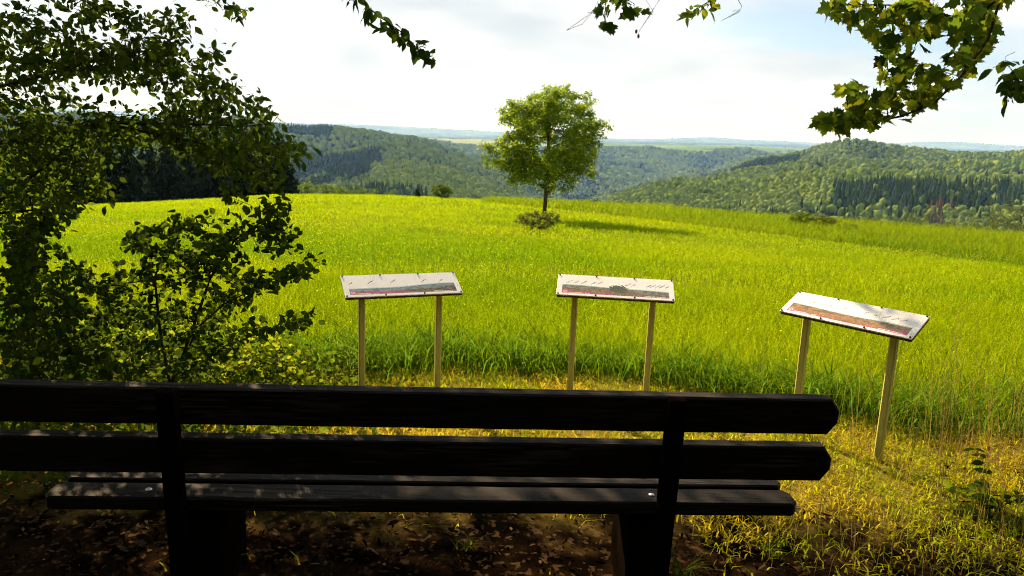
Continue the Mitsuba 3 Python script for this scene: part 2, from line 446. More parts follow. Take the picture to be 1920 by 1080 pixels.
def tall_grass():
    parts, mar = [], []
    for n, y0, y1, w, h in [(135000, 4.3, 10, 0.0041, 0.22), (125000, 10, 20, 0.0075, 0.18), (105000, 20, 40, 0.017, 0.16), (90000, 40, 80, 0.036, 0.20)]:
        x, y = wedge(n, y0, y1)
        wav = 0.55 * (meshkit.fbm(np.stack([x * 1.1, 0 * x, 0 * x], -1) + 31, 3, 19) - 0.5)
        ok = (y > edge_y(x) + wav + rng.normal(0, 0.12, n)) & (np.hypot(x, y) < crest_r(x, y) * 1.12)
        m = in_margin(x, y)
        for sel, dst, hm in ((ok & ~m, parts, 1.0), (ok & m, mar, 1.9)):
            X, Y = x[sel], y[sel]
            k = len(X)
            hh = h * (hm + 0.5 * (hm > 1)) * rng.uniform(0.5, 1.25, k) * (0.65 + 0.7 * meshkit.fbm(np.stack([X, Y, 0 * X], -1) * 0.5, 3, 6))
            c = meadow_colour(X, Y, k)
            if hm > 1:
                c = c * np.array([0.62, 0.66, 1.6])
            tip = c * np.array([1.25, 1.12, 1.3])
            dst.append(blades(X, Y, hh, w * rng.uniform(0.6, 1.3, k), rng.uniform(0.1, 1.1, k), c, tip))
    # seed heads that catch the light
    n = 36000
    x, y = wedge(n, 5, 24)
    ok = (y > edge_y(x) + 0.25) & (meshkit.fbm(np.stack([x, y, 0 * x], -1) * 0.4 + 8, 3, 3) > 0.4)
    x, y = x[ok], y[ok]
    n = len(x)
    hz = 0.24 - 0.08 * np.clip((y - 6) / 12, 0, 1)
    P = np.stack([x, y, ground_z(x, y) + hz * rng.uniform(0.5, 1.05, n)], -1)
    D = unit(rng.normal(0, 1, (n, 3)) + [0, 0, 0.8]); E = unit(np.cross(D, rng.normal(0, 1, (n, 3))))
    q = (0.003 + 0.00028 * y)[:, None] * rng.uniform(0.6, 1.3, (n, 1))
    V = np.stack([P - D * q * 1.6, P - E * q, P + D * q * 1.6, P + E * q], 1).reshape(-1, 3)
    f = (np.array([[0, 1, 2], [0, 2, 3]])[None] + (np.arange(n) * 4)[:, None, None]).reshape(-1, 3)
    c = np.array([0.42, 0.48, 0.02]) * rng.uniform(0.6, 1.2, (n, 1))
    parts.append((V, f, np.repeat(c, 4, 0)))
    # the rank green fringe at the clearing's edge
    n = 15000
    x = rng.uniform(-5, 5, n)
    y = edge_y(x) + 0.55 * (meshkit.fbm(np.stack([x * 1.1, 0 * x, 0 * x], -1) + 31, 3, 19) - 0.5) + rng.normal(0.2, 0.2, n)
    c = np.array([0.10, 0.20, 0.01]) * rng.uniform(0.6, 1.3, (n, 1))
    parts.append(blades(x, y, rng.uniform(0.06, 0.32, n) * (0.5 + meshkit.fbm(np.stack([x, y, 0 * x], -1) * 1.9, 3, 44)), rng.uniform(0.004, 0.014, n), rng.uniform(0.3, 1.1, n), c, c * 1.15))
    m, c = join(parts)
    scene['meadow_grass'] = mikit.ply(m, 'm_grass', color=c)
    tag('meadow_grass', 'sunlit yellow green grass of the open meadow', 'grass', kind='stuff')
    m2, c2 = join(mar)
    scene['margin_grass'] = mikit.ply(m2, 'm_grass', color=c2)
    tag('margin_grass', 'strip of taller unmown grass along the far right edge of the meadow', 'grass', kind='stuff')
    print('grass tris', len(m.faces), len(m2.faces))


def short_grass():
    n = 110000
    x, y = rng.uniform(-4, 5.2, n), rng.uniform(1.6, 5.7, n)
    q = np.stack([x, y, 0 * x], -1)
    patch = meshkit.fbm(q * 1.3 + 2, 3, 14)
    dens = np.clip((y - 3.05 + 0.6 * (x > 0.85)) / 0.8, 0.004 + 0.055 * (x > 0.85), 1) * np.clip((patch - 0.30) / 0.2, 0.15, 1)
    ok = (y < edge_y(x) + 0.1) & (rng.uniform(0, 1, n) < dens)
    x, y, patch = x[ok], y[ok], patch[ok]
    n = len(x)
    k = np.clip((meshkit.fbm(np.stack([x, y, 0 * x], -1) * 2.4, 3, 17) - 0.35) / 0.3 + rng.normal(0, 0.3, n), 0, 1)[:, None]
    c = (np.array([0.34, 0.42, 0.010]) * (1 - k) + np.array([0.54, 0.45, 0.025]) * k) * rng.uniform(0.6, 1.2, (n, 1))
    m, c = join([blades(x, y, rng.uniform(0.02, 0.085, n), rng.uniform(0.004, 0.009, n), rng.uniform(0.3, 1.6, n), c, c * 1.1)])
    scene['trodden_grass'] = mikit.ply(m, 'm_grass', color=c)
    tag('trodden_grass', 'short yellowed trodden grass in the clearing between bench and meadow', 'grass', kind='stuff')
    # dry stalks standing at the right of the clearing
    parts = []
    for cnt, cx, cy, sx, sy, h0, h1 in [(420, 2.75, 3.55, 0.55, 0.40, 0.25, 0.75), (160, 1.75, 3.0, 0.35, 0.25, 0.12, 0.35), (260, 3.3, 4.4, 0.6, 0.4, 0.4, 0.95)]:
        x, y = rng.normal(cx, sx, cnt), rng.normal(cy, sy, cnt)
        k = rng.uniform(0, 1, (cnt, 1))
        c = (np.array([0.16, 0.17, 0.02]) * (1 - k) + np.array([0.22, 0.14, 0.05]) * k) * rng.uniform(0.7, 1.2, (cnt, 1))
        parts.append(blades(x, y, rng.uniform(h0, h1, cnt), rng.uniform(0.002, 0.0038, cnt), rng.uniform(0.03, 0.35, cnt), c, c))
    m, c = join(parts)
    scene['dry_stalks'] = mikit.ply(m, 'm_grass', color=c)
    tag('dry_stalks', 'thin dry grass stalks standing at the right side of the clearing', 'grass', kind='stuff')


def litter():
    n = 16000
    x, y = rng.uniform(-2.6, 4.4, n), 1.5 + 3.0 * rng.uniform(0, 1, n) ** 1.4
    keep = (y < 3.2) | (meshkit.fbm(np.stack([x, y, 0 * x], -1) * 1.6 + 7, 2, 3) > 0.52)
    x, y = x[keep], y[keep]
    n = len(x)
    L = rng.uniform(0.004, 0.017, n) * np.where(rng.uniform(0, 1, n) < 0.1, 1.9, 1)
    a = rng.uniform(0, 6.3, n)
    out = np.array([(-1, 0, 0), (-0.3, 0.35, 0.12), (0.45, 0.3, 0.1), (1, 0, 0.05), (0.4, -0.32, 0.14), (-0.35, -0.3, 0.1)])
    f = np.array([(0, 5, 1), (1, 5, 4), (1, 4, 2), (2, 4, 3)])
    tilt = rng.normal(0, 0.35, (n, 2))
    v = out[None] * L[:, None, None]
    v[..., 2] += v[..., 0] * tilt[:, :1] + v[..., 1] * tilt[:, 1:]
    c, s = np.cos(a)[:, None], np.sin(a)[:, None]
    V = np.stack([v[..., 0] * c - v[..., 1] * s, v[..., 0] * s + v[..., 1] * c, v[..., 2]], -1)
    V += np.stack([x, y, ground_z(x, y) + 0.006 + 0.012 * rng.uniform(0, 1, n)], -1)[:, None, :]
    k = rng.uniform(0, 1, (n, 1))
    col = (np.array([0.007, 0.004, 0.002]) * (1 - k) + np.array([0.13, 0.078, 0.042]) * k ** 6)
    m = trimesh.Trimesh(V.reshape(-1, 3), (f[None] + (np.arange(n) * 6)[:, None, None]).reshape(-1, 3), process=False)
    scene['leaf_litter'] = mikit.ply(m, 'm_litter', color=np.repeat(col, 6, 0))
    tag('leaf_litter', 'brown dead leaves and wood chips scattered on the bare soil by the bench', 'leaf litter', kind='stuff')


def undergrowth():
    n = 9000
    x, y = rng.uniform(-4.2, -0.6, n), rng.uniform(3.15, 5.4, n)
    p = np.stack([x, y, 0 * x], -1)
    h = 0.26 * meshkit.fbm(p * 1.4 + 3, 3, 41) * np.clip((-0.55 - x) / 0.7, 0.1, 1)
    ok = rng.uniform(0, 1, n) < np.clip((-0.55 - x) / 0.6, 0, 1)
    x, y, h = x[ok], y[ok], h[ok]
    n = len(x)
    P = np.stack([x, y, ground_z(x, y) + 0.01 + h * rng.uniform(0.1, 1.2, n)], -1)
    M = leaf_frames(P, unit(rng.normal(0, 1, (n, 3))), rng.uniform(0.025, 0.06, n), rng, up=0.7, view=-0.3, sag=0.2)
    m, c = leaf_mesh(ovate(0.7, 0.2, 0.15), M, leaf_colour(n, rng, (0.04, 0.075, 0.008), (0.16, 0.21, 0.012)))
    scene['undergrowth'] = mikit.ply(m, 'm_leaf', smooth=True, color=c)
    tag('undergrowth', 'low green leafy undergrowth on the ground behind the left part of the bench', 'undergrowth', kind='stuff')


tall_grass()
short_grass()
litter()


# ------------------------------------------------------------------ plants: branches grown towards points, with leaves
def colonize(paths, attract, step, kill, reach=9.0, iters=160, seed=1):
    """Grows a tree of nodes from polylines towards the points. Returns nodes, parents."""
    N, Par = [], []
    for path, join_to in paths:
        prev = join_to
        path = np.asarray(path, float)
        for a, b in zip(path[:-1], path[1:]):
            k = max(1, int(np.linalg.norm(b - a) / step))
            for t in range(k):
                N.append(a + (b - a) * t / k); Par.append(prev); prev = len(N) - 1
        N.append(path[-1]); Par.append(prev)
    A = np.asarray(attract, float).copy()
    r_ = np.random.default_rng(seed)
    for _ in range(iters):
        if not len(A):
            break
        tree = cKDTree(np.array(N))
        d, i = tree.query(A)
        A, d, i = A[d > kill], d[d > kill], i[d > kill]
        ok = d < reach
        if not ok.any():
            break
        grow = {}
        for a, k in zip(A[ok], i[ok]):
            grow.setdefault(k, []).append(a)
        for k, pts in grow.items():
            v = unit(np.mean(unit(np.array(pts) - N[k]), 0) + r_.normal(0, 0.12, 3))
            q = N[k] + v * step
            N.append(q); Par.append(k)
    return np.array(N), np.array(Par)


def radii(N, Par, tip, power=2.3, most=1e9):
    acc = np.zeros(len(N))
    kids = np.zeros(len(N), int)
    for p in Par:
        if p >= 0:
            kids[p] += 1
    r = np.zeros(len(N))
    for k in range(len(N) - 1, -1, -1):
        r[k] = max(acc[k], tip ** power) ** (1 / power)
        if Par[k] >= 0:
            acc[Par[k]] += r[k] ** power
    return np.minimum(r, most), kids


def chains(N, Par, r):
    kid = {}
    for k, p in enumerate(Par):
        kid.setdefault(p, []).append(k)
    out, todo = [], [(-1, k) for k in kid.get(-1, [])]
    while todo:
        p, k = todo.pop()
        c = [p, k] if p >= 0 else [k]
        while k in kid:
            best = max(kid[k], key=lambda q: r[q])
            todo += [(k, q) for q in kid[k] if q != best]
            k = best
            c.append(k)
        out.append(c)
    return out


def tube(P, R, sides=6):
    P, R = np.asarray(P, float), np.asarray(R, float)
    if len(P) == 1:
        P, R = np.vstack([P, P + [0, 0, 0.01]]), np.append(R, R)
    t = unit(np.gradient(P, axis=0))
    a = unit(np.cross(t, np.where(np.abs(t[:, 2:]) < 0.9, [0, 0, 1.0], [1.0, 0, 0])))
    b, g = np.cross(t, a), np.arange(sides) * 2 * np.pi / sides
    v = P[:, None] + R[:, None, None] * (np.cos(g)[None, :, None] * a[:, None] + np.sin(g)[None, :, None] * b[:, None])
    i, j = np.meshgrid(np.arange(len(P) - 1), np.arange(sides), indexing='ij')
    q = np.stack([i * sides + j, i * sides + (j + 1) % sides, (i + 1) * sides + (j + 1) % sides, (i + 1) * sides + j], -1).reshape(-1, 4)
    f = np.vstack([q[:, [0, 1, 2]], q[:, [0, 2, 3]]])
    v = v.reshape(-1, 3)
    n = len(v)
    cap = [(n - sides + k, n - sides + (k + 1) % sides, n - 1) for k in range(sides - 2)]
    return trimesh.Trimesh(v, np.vstack([f, cap]), process=False)


def ovate(width=0.56, fold=0.16, droop=0.22):
    st = [(0.0, 0.05), (0.18, 0.62), (0.40, 1.0), (0.62, 0.86), (0.82, 0.46), (1.0, 0.0)]
    v, f = [], []
    for t, w in st:
        z = -droop * t * t
        hw = w * width / 2
        v += [(-hw, t, z + fold * hw), (0, t, z), (hw, t, z + fold * hw)]
    for k in range(len(st) - 1):
        o = 3 * k
        for s in (0, 1):
            f += [(o + s, o + s + 1, o + s + 4), (o + s, o + s + 4, o + s + 3)]
    return np.array(v), np.array(f)


def maple(fold=0.12, droop=0.18):
    pts = [(0.0, 0.0), (0.16, -0.04), (0.34, 0.02), (0.27, 0.14), (0.44, 0.22), (0.58, 0.34), (0.43, 0.40), (0.47, 0.56), (0.30, 0.52), (0.20, 0.58), (0.24, 0.74), (0.10, 0.80), (0.0, 1.0)]
    left = [(-x, y) for x, y in pts[-2:0:-1]]
    ring = pts + left
    z = lambda x, y: fold * abs(x) - droop * y * y
    v = [(0, 0.38, z(0, 0.38))] + [(x, y, z(x, y)) for x, y in ring]
    f = [(0, 1 + k, 1 + (k + 1) % len(ring)) for k in range(len(ring))]
    return np.array(v), np.array(f)


SIMPLE = (np.array([(0, 0, 0), (-0.3, 0.45, 0.06), (0, 1, -0.12), (0.3, 0.45, 0.06)]), np.array([(0, 3, 1), (1, 3, 2)]))


def leaf_frames(P, D, size, r_, up=0.5, view=0.0, sag=0.45, spread=0.9):
    """4 x 4 matrices of leaves at the points P on twigs of direction D."""
    n = len(P)
    y = unit(D * 0.5 + r_.normal(0, spread, (n, 3)) * [1, 1, 0.7] + np.array([0, 0, -sag]))
    z = r_.normal(0, 0.55, (n, 3)) + np.array([0, -view, up])
    x = unit(np.cross(y, z))
    z = np.cross(x, y)
    M = np.tile(np.eye(4), (n, 1, 1))
    s = np.broadcast_to(size, (n,))[:, None]
    M[:, :3, 0], M[:, :3, 1], M[:, :3, 2], M[:, :3, 3] = x * s, y * s, z * s, P
    return M


def leaf_mesh(proto, M, col):
    v, f = proto
    V = np.einsum('kij,nj->kni', M[:, :3, :3], v) + M[:, None, :3, 3]
    m = trimesh.Trimesh(V.reshape(-1, 3), (f[None] + (np.arange(len(M)) * len(v))[:, None, None]).reshape(-1, 3), process=False)
    return m, np.repeat(col, len(v), 0)


def leaf_colour(n, r_, a=(0.042, 0.08, 0.009), b=(0.11, 0.155, 0.010)):
    k = r_.uniform(0, 1, (n, 1)) ** 1.5
    return (np.array(a) * (1 - k) + np.array(b) * k) * r_.uniform(0.8, 1.2, (n, 1))


def twig_points(N, Par, r, kids, thr, per, jit, r_):
    """Points along the thin wood, with directions."""
    s = np.nonzero((r < thr) & (Par >= 0))[0]
    s = np.repeat(s, per)
    t = r_.uniform(0, 1, (len(s), 1))
    P = N[Par[s]] * (1 - t) + N[s] * t + r_.normal(0, jit, (len(s), 3))
    return P, unit(N[s] - N[Par[s]])


def add_plant(key, N, Par, r, kids, M, proto, r_, big=0.012, parts=300, colour=None, leaf_bsdf=('m_leaf_dark', 'm_leaf_mid', 'm_leaf_light'), mixw=(0.5, 0.38, 0.12), trunk_name=None, most=10, twig='twigs', wood='m_bark'):
    """Wood and leaves of one thing: the thick chains are parts, thin ones join; the largest leaves in view are parts."""
    cs = sorted(chains(N, Par, r), key=lambda c: -r[c[min(1, len(c) - 1)]] * len(c))
    thin_, cnt = [], 0
    for k, c in enumerate(cs):
        m = tube(N[c], r[c], 7 if r[c[0]] > 0.02 else 4)
        if cnt < most and len(c) > 2 and r[c[-2]] is not None and (r[c[1]] > big or cnt == 0):
            part(key, trunk_name if (trunk_name and cnt == 0) else 'branch', mikit.ply(m, wood, smooth=True))
            cnt += 1
        else:
            thin_.append(m)
    if thin_:
        part(key, twig, mikit.ply(trimesh.util.concatenate(thin_), wood, smooth=True), kind='stuff')
    if not len(M):
        return
    C = M[:, :3, 3] + M[:, :3, 1] * 0.5
    px, py, w = proj(C)
    inside = (w > 0.3) & (px > 0) & (px < 1920) & (py > 0) & (py < 1080)
    size = np.linalg.norm(M[:, :3, 1], axis=1) / np.maximum(w, 0.3)
    rank = np.argsort(-np.where(inside, size, 0))
    own = rank[:parts]
    own = own[inside[own] & (size[own] * FPX > 9)] if parts else rank[:0]
    shapes = [mikit.ply(trimesh.Trimesh(*proto, process=False), b, smooth=True) for b in leaf_bsdf] if len(own) else []
    pick = r_.choice(len(leaf_bsdf), len(own), p=mixw)
    for i, k in zip(own, pick):
        part(key, 'leaf', {**shapes[k], 'to_world': T(M[i].tolist())})
    rest = np.setdiff1d(np.arange(len(M)), own)
    if len(rest):
        m, c = leaf_mesh(proto, M[rest], leaf_colour(len(rest), r_) if colour is None else colour[rest])
        part(key, 'foliage', mikit.ply(m, 'm_leaf', smooth=True, color=c), kind='stuff')


def poly_points(poly, n, r_):
    from shapely.geometry import Polygon, Point
    from shapely import contains_xy
    pg = Polygon(poly)
    x0, y0, x1, y1 = pg.bounds
    out = np.zeros((0, 2))
    while len(out) < n:
        q = np.stack([r_.uniform(x0, x1, 4 * n), r_.uniform(y0, y1, 4 * n)], -1)
        out = np.vstack([out, q[contains_xy(pg, q[:, 0], q[:, 1])]])
    return out[:n]


def strand(pts, n, width, r_):
    """Pixels scattered about a polyline."""
    p = np.asarray(pts, float)
    L = np.concatenate([[0], np.cumsum(np.linalg.norm(np.diff(p, axis=0), axis=1))])
    t = r_.uniform(0, L[-1], n)
    return np.stack([np.interp(t, L, p[:, 0]), np.interp(t, L, p[:, 1])], -1) + r_.normal(0, width, (n, 2))


undergrowth()


# -- the lone young maple in the meadow
def lone_tree():
    r_ = np.random.default_rng(42)
    base = on_ground(1020, 413)
    s = np.linalg.norm(base - EYE) / FPX
    X, Z = (lambda px: (px - 1020) * s), (lambda py: (413 - py) * s)
    lobes = [((1020, 265), (95, 85), 1.0, 420), ((1020, 212), (62, 34), 0.8, 150), ((940, 285), (44, 42), 0.9, 140), ((1100, 270), (34, 56), 0.9, 130), ((1030, 318), (85, 28), 1.0, 150), ((950, 225), (26, 30), 0.7, 50), ((1125, 242), (15, 14), 0.6, 26), ((1080, 208), (26, 30), 0.7, 50), ((1015, 186), (8, 10), 0.3, 12), ((938, 215), (8, 10), 0.3, 10)]
    A = []
    for (cx, cy), (rx, ry), dep, n in lobes:
        m_ = max(1, n // 9)
        q = unit(r_.normal(0, 1, (m_, 3))) * r_.uniform(0.15, 1, (m_, 1)) ** (1 / 3) * (0.92 if m_ > 1 else 0)
        q = np.repeat(q, 13, 0) + r_.normal(0, 1, (m_ * 13, 3)) * (11.5 / np.array([rx, rx * dep, ry]))
        A.append(np.stack([0.87 * X(cx + q[:, 0] * rx), q[:, 1] * dep * rx * s, Z(cy + q[:, 2] * ry)], -1))
    A = np.vstack(A)
    stem = [(0, 0, 0), (0.02, 0, Z(375)), (X(1022), 0, Z(340)), (X(1024), 0.05, Z(300)), (X(1020), 0, Z(240)), (X(1016), 0, Z(190))]
    N, Par = colonize([(stem, -1)], A, 0.13, 0.15, reach=1.6)
    r, kids = radii(N, Par, 0.0055, 2.25, 0.085)
    r = np.maximum(r, np.where((np.abs(N[:, 0]) < 0.2) & (N[:, 2] < Z(345)), 0.08, 0))
    r[:3] = np.maximum(r[:3], [0.13, 0.105, 0.095])
    P, D = twig_points(N, Par, r, kids, 0.0135, 20, 0.09, r_)
    M = leaf_frames(P, D, r_.uniform(0.08, 0.14, len(P)), r_, up=0.6, view=-0.3, sag=0.35)
    k = key_for('lone_tree')
    tag(k, 'young broadleaf tree with a round crown standing alone in the open meadow', 'tree')
    M[:, :3, 3] += base
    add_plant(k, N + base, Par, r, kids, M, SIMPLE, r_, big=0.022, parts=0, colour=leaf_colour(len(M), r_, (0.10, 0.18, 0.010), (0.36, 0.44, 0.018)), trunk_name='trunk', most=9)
    print('lone tree leaves', len(M), base)
    return base


TREE = lone_tree()


ORD = 'first second third fourth fifth sixth seventh eighth ninth tenth eleventh twelfth thirteenth fourteenth'.split()


def bush(name, label, cat, px, py, wpx, hpx, leaves, r_seed, leaf=0.07, depth=None, group=None, ca=(0.06, 0.10, 0.012), cb=(0.14, 0.19, 0.018), dist=None, conic=False):
    """A shrub, hedge tree or small conifer seen at pixel (px, py = foot), wpx by hpx pixels."""
    r_ = np.random.default_rng(r_seed)
    if dist is None:
        base = on_ground(px, py)
    else:
        d = ray(px, py)
        h = np.hypot(d[0], d[1])
        x, y = d[0] / h * dist, d[1] / h * dist
        base = np.array([x, y, gz(x, y)])
    s = np.linalg.norm(base - EYE) / FPX
    top = EYE[2] + (ray(px, py - hpx)[2] / np.hypot(*ray(px, py - hpx)[:2])) * np.hypot(base[0], base[1]) - base[2]
    H, Wd = max(top, hpx * s), wpx * s / 2
    n = max(40, int(leaves / 14))
    if conic:
        t = r_.uniform(0.08, 1, n)
        a = r_.uniform(0, 6.3, n)
        rad = Wd * (1 - t) * r_.uniform(0.75, 1.0, n) + 0.02
        A = np.stack([np.cos(a) * rad, np.sin(a) * rad, t * H], -1)
        stem = [(0, 0, 0), (0, 0, H * 0.5), (0, 0, H)]
    else:
        q = unit(r_.normal(0, 1, (n, 3))) * r_.uniform(0.25, 1, (n, 1)) ** 0.5
        q *= (0.72 + 0.56 * meshkit.fbm(q * 1.6 + r_seed, 2, r_seed))[:, None]
        lo = 0.15 * H
        A = np.stack([q[:, 0] * Wd, q[:, 1] * Wd, lo + (H - lo) * (0.5 + 0.5 * q[:, 2])], -1)
        stem = [(0, 0, -0.1), (0.02 * Wd, 0, H * 0.2), (0, 0, H * 0.55)]
    st = max(Wd, H) / 11
    N, Par = colonize([(stem, -1)], A, st, st * 1.1, reach=max(Wd, H), iters=60, seed=r_seed)
    r, kids = radii(N, Par, 0.004 * max(1, H / 3), 2.3, 0.02 * H)
    thr = r.max() * (0.95 if conic else 0.6)
    per = max(1, int(leaves / max(1, (r < thr).sum())))
    P, D = twig_points(N, Par, r, kids, thr, per, st * 0.38, r_)
    if conic:
        M = leaf_frames(P, unit(P * [1, 1, 0] + 1e-6), r_.uniform(0.7, 1.4, len(P)) * leaf, r_, up=0.9, sag=0.5, spread=0.25)
    else:
        M = leaf_frames(P, D, r_.uniform(0.7, 1.4, len(P)) * leaf, r_, up=0.7)
    M[:, :3, 3] += base
    k = thing(name, label, cat, group)
    add_plant(k, N + base, Par, r, kids, M, SIMPLE, r_, big=1e9, parts=0, colour=leaf_colour(len(M), r_, ca, cb), trunk_name='trunk' if H > 2.5 else 'stem')
    return base


bush('bush', 'low rough bush growing around the foot of the lone meadow tree', 'bush', 1006, 437, 96, 42, 3200, 3, 0.055, ca=(0.09, 0.12, 0.02), cb=(0.2, 0.22, 0.035))
bush('bush', 'round leafy bush on the meadow crest left of the lone tree', 'bush', 829, 374, 42, 30, 1500, 4, 0.16)
bush('bush', 'dark bush in the tall grass strip on the right of the meadow', 'bush', 1500, 428, 46, 30, 1300, 5, 0.08)
bush('bush', 'paler bush just right of the dark bush in the tall grass strip', 'bush', 1543, 430, 48, 24, 1300, 6, 0.08, ca=(0.11, 0.13, 0.02))
bush('bush', 'small sprawling bush in the tall grass strip, rightmost of the three there', 'bush', 1592, 434, 50, 14, 700, 8, 0.07, ca=(0.11, 0.13, 0.02))
bush('small_spruce', 'tiny pointed spruce on the meadow crest beside the round bush', 'tree', 783, 371, 9, 18, 260, 9, 0.22, ca=(0.02, 0.035, 0.015), cb=(0.03, 0.045, 0.02), conic=True)
for q, (px, wpx, top, dst) in enumerate([(575, 54, 334, 118), (612, 46, 342, 124), (640, 40, 347, 130), (668, 42, 345, 128), (700, 44, 350, 136), (735, 36, 356, 138)]):
    bush('hedge_tree', f'bright green hedge tree behind the meadow crest, {ORD[q]} from the left of the row', 'tree', px, top + 44, wpx, 44, 1700, 20 + q, 0.26, group='hedge trees behind the meadow crest', dist=dst, ca=(0.07, 0.12, 0.015), cb=(0.16, 0.23, 0.02))
SPR = {p: ORD[i] for i, p in enumerate(sorted([170, 205, 245, 280, 318, 352, 392, 428, 462, 496, 528, 120, 70, 20]))}
for q, (px, top, dst, w) in enumerate([(170, 262, 84, 70), (205, 244, 92, 72), (245, 252, 86, 70), (280, 240, 95, 76), (318, 250, 88, 72), (352, 236, 96, 78), (392, 246, 88, 74), (428, 238, 95, 76), (462, 250, 87, 70), (496, 244, 92, 72), (528, 268, 86, 62), (120, 250, 90, 72), (70, 240, 92, 76), (20, 248, 88, 74)]):
    foot = 392 - px * 0.04
    bush('spruce', f'dark spruce in the row at the left edge of the meadow, {SPR[px]} from the left', 'tree', px, foot, w, foot - top, 2400, 40 + q, 0.55, group='dark spruces at the left edge of the meadow', dist=dst, ca=(0.016, 0.028, 0.012), cb=(0.028, 0.045, 0.018), conic=True)
VAL = {(p, t): f'{ORD[i]} from the left in the {w} row' for w, row in (('back', [(1625, 398), (1672, 399), (1720, 398), (1770, 400), (1815, 397), (1862, 388), (1905, 366)]), ('front', [(1640, 410), (1700, 414), (1760, 414), (1830, 416), (1890, 412)])) for i, (p, t) in enumerate(row)}
for q, (px, top, w, dst) in enumerate([(1625, 398, 70, 265), (1672, 399, 70, 270), (1720, 398, 76, 262), (1770, 400, 74, 268), (1815, 397, 76, 264), (1862, 388, 84, 240), (1905, 366, 96, 215), (1640, 410, 60, 215), (1700, 414, 64, 205), (1760, 414, 70, 200), (1830, 416, 74, 195), (1890, 412, 84, 190)]):
    bush('valley_edge_tree', f'tree crown beyond the meadow on the right, {VAL[(px, top)]}', 'tree', px, top + 60, w, 60, 1500, 70 + q, 0.5, group='tree crowns above the right end of the meadow crest', dist=dst, ca=(0.06, 0.09, 0.018), cb=(0.13, 0.15, 0.022))


# ------------------------------------------------------------------ trees that hang into the picture
def spray_points(spec, r_):
    out = []
    for kind, pts, n, d0, d1, *w in spec:
        q = poly_points(pts, n, r_) if kind == 'p' else strand(pts, n, w[0], r_)
        out.append(aty(q[:, 0], q[:, 1], r_.uniform(d0, d1, n)))
    return np.vstack(out)


def shade_points(n, r_):
    """Where a crown must stand to keep the sun off the bench and the ground around it: up the sun's rays, above the picture."""
    x, y = r_.uniform(-3.2, 4.4, n), r_.uniform(-0.8, 3.2, n)
    x = np.where(y > 2.1, r_.uniform(-0.9, 4.4, n), np.where(y < 1.3, np.minimum(x, r_.uniform(-3.2, 1.6, n)), x))
    z = r_.uniform(-0.05, 0.85, n) * (r_.uniform(0, 1, n) < 0.4)
    t = r_.uniform(3.0, 11.0, n)
    P = np.stack([x, y, z], -1) + SUN * t[:, None]
    px, py, w = proj(P)
    lim = (P[:, 1] - np.where(x > 0.9, 3.1, 3.4)) * math.tan(SEL) / math.cos(SAZ) * 1.0
    ok = ((py < -110) | (px < -40)) & (P[:, 2] > lim) & (P[:, 2] > 1.0)
    gaps = meshkit.fbm(np.stack([x * 1.0, y * 0.9, 0 * x], -1) + 4, 2, 77)
    ok &= gaps < 0.60
    gx, gy = x + z * SUN[0] / SUN[2] * -1, y - z * SUN[1] / SUN[2]
    for hx, hy, hr in ((0.22, 2.72, 0.42), (1.35, 2.45, 0.45), (0.75, 2.2, 0.36), (2.45, 3.2, 0.55), (2.05, 3.2, 0.4), (1.32, 1.42, 0.3)):
        ok &= np.hypot(gx - hx, gy - hy) > hr
    return P[ok]


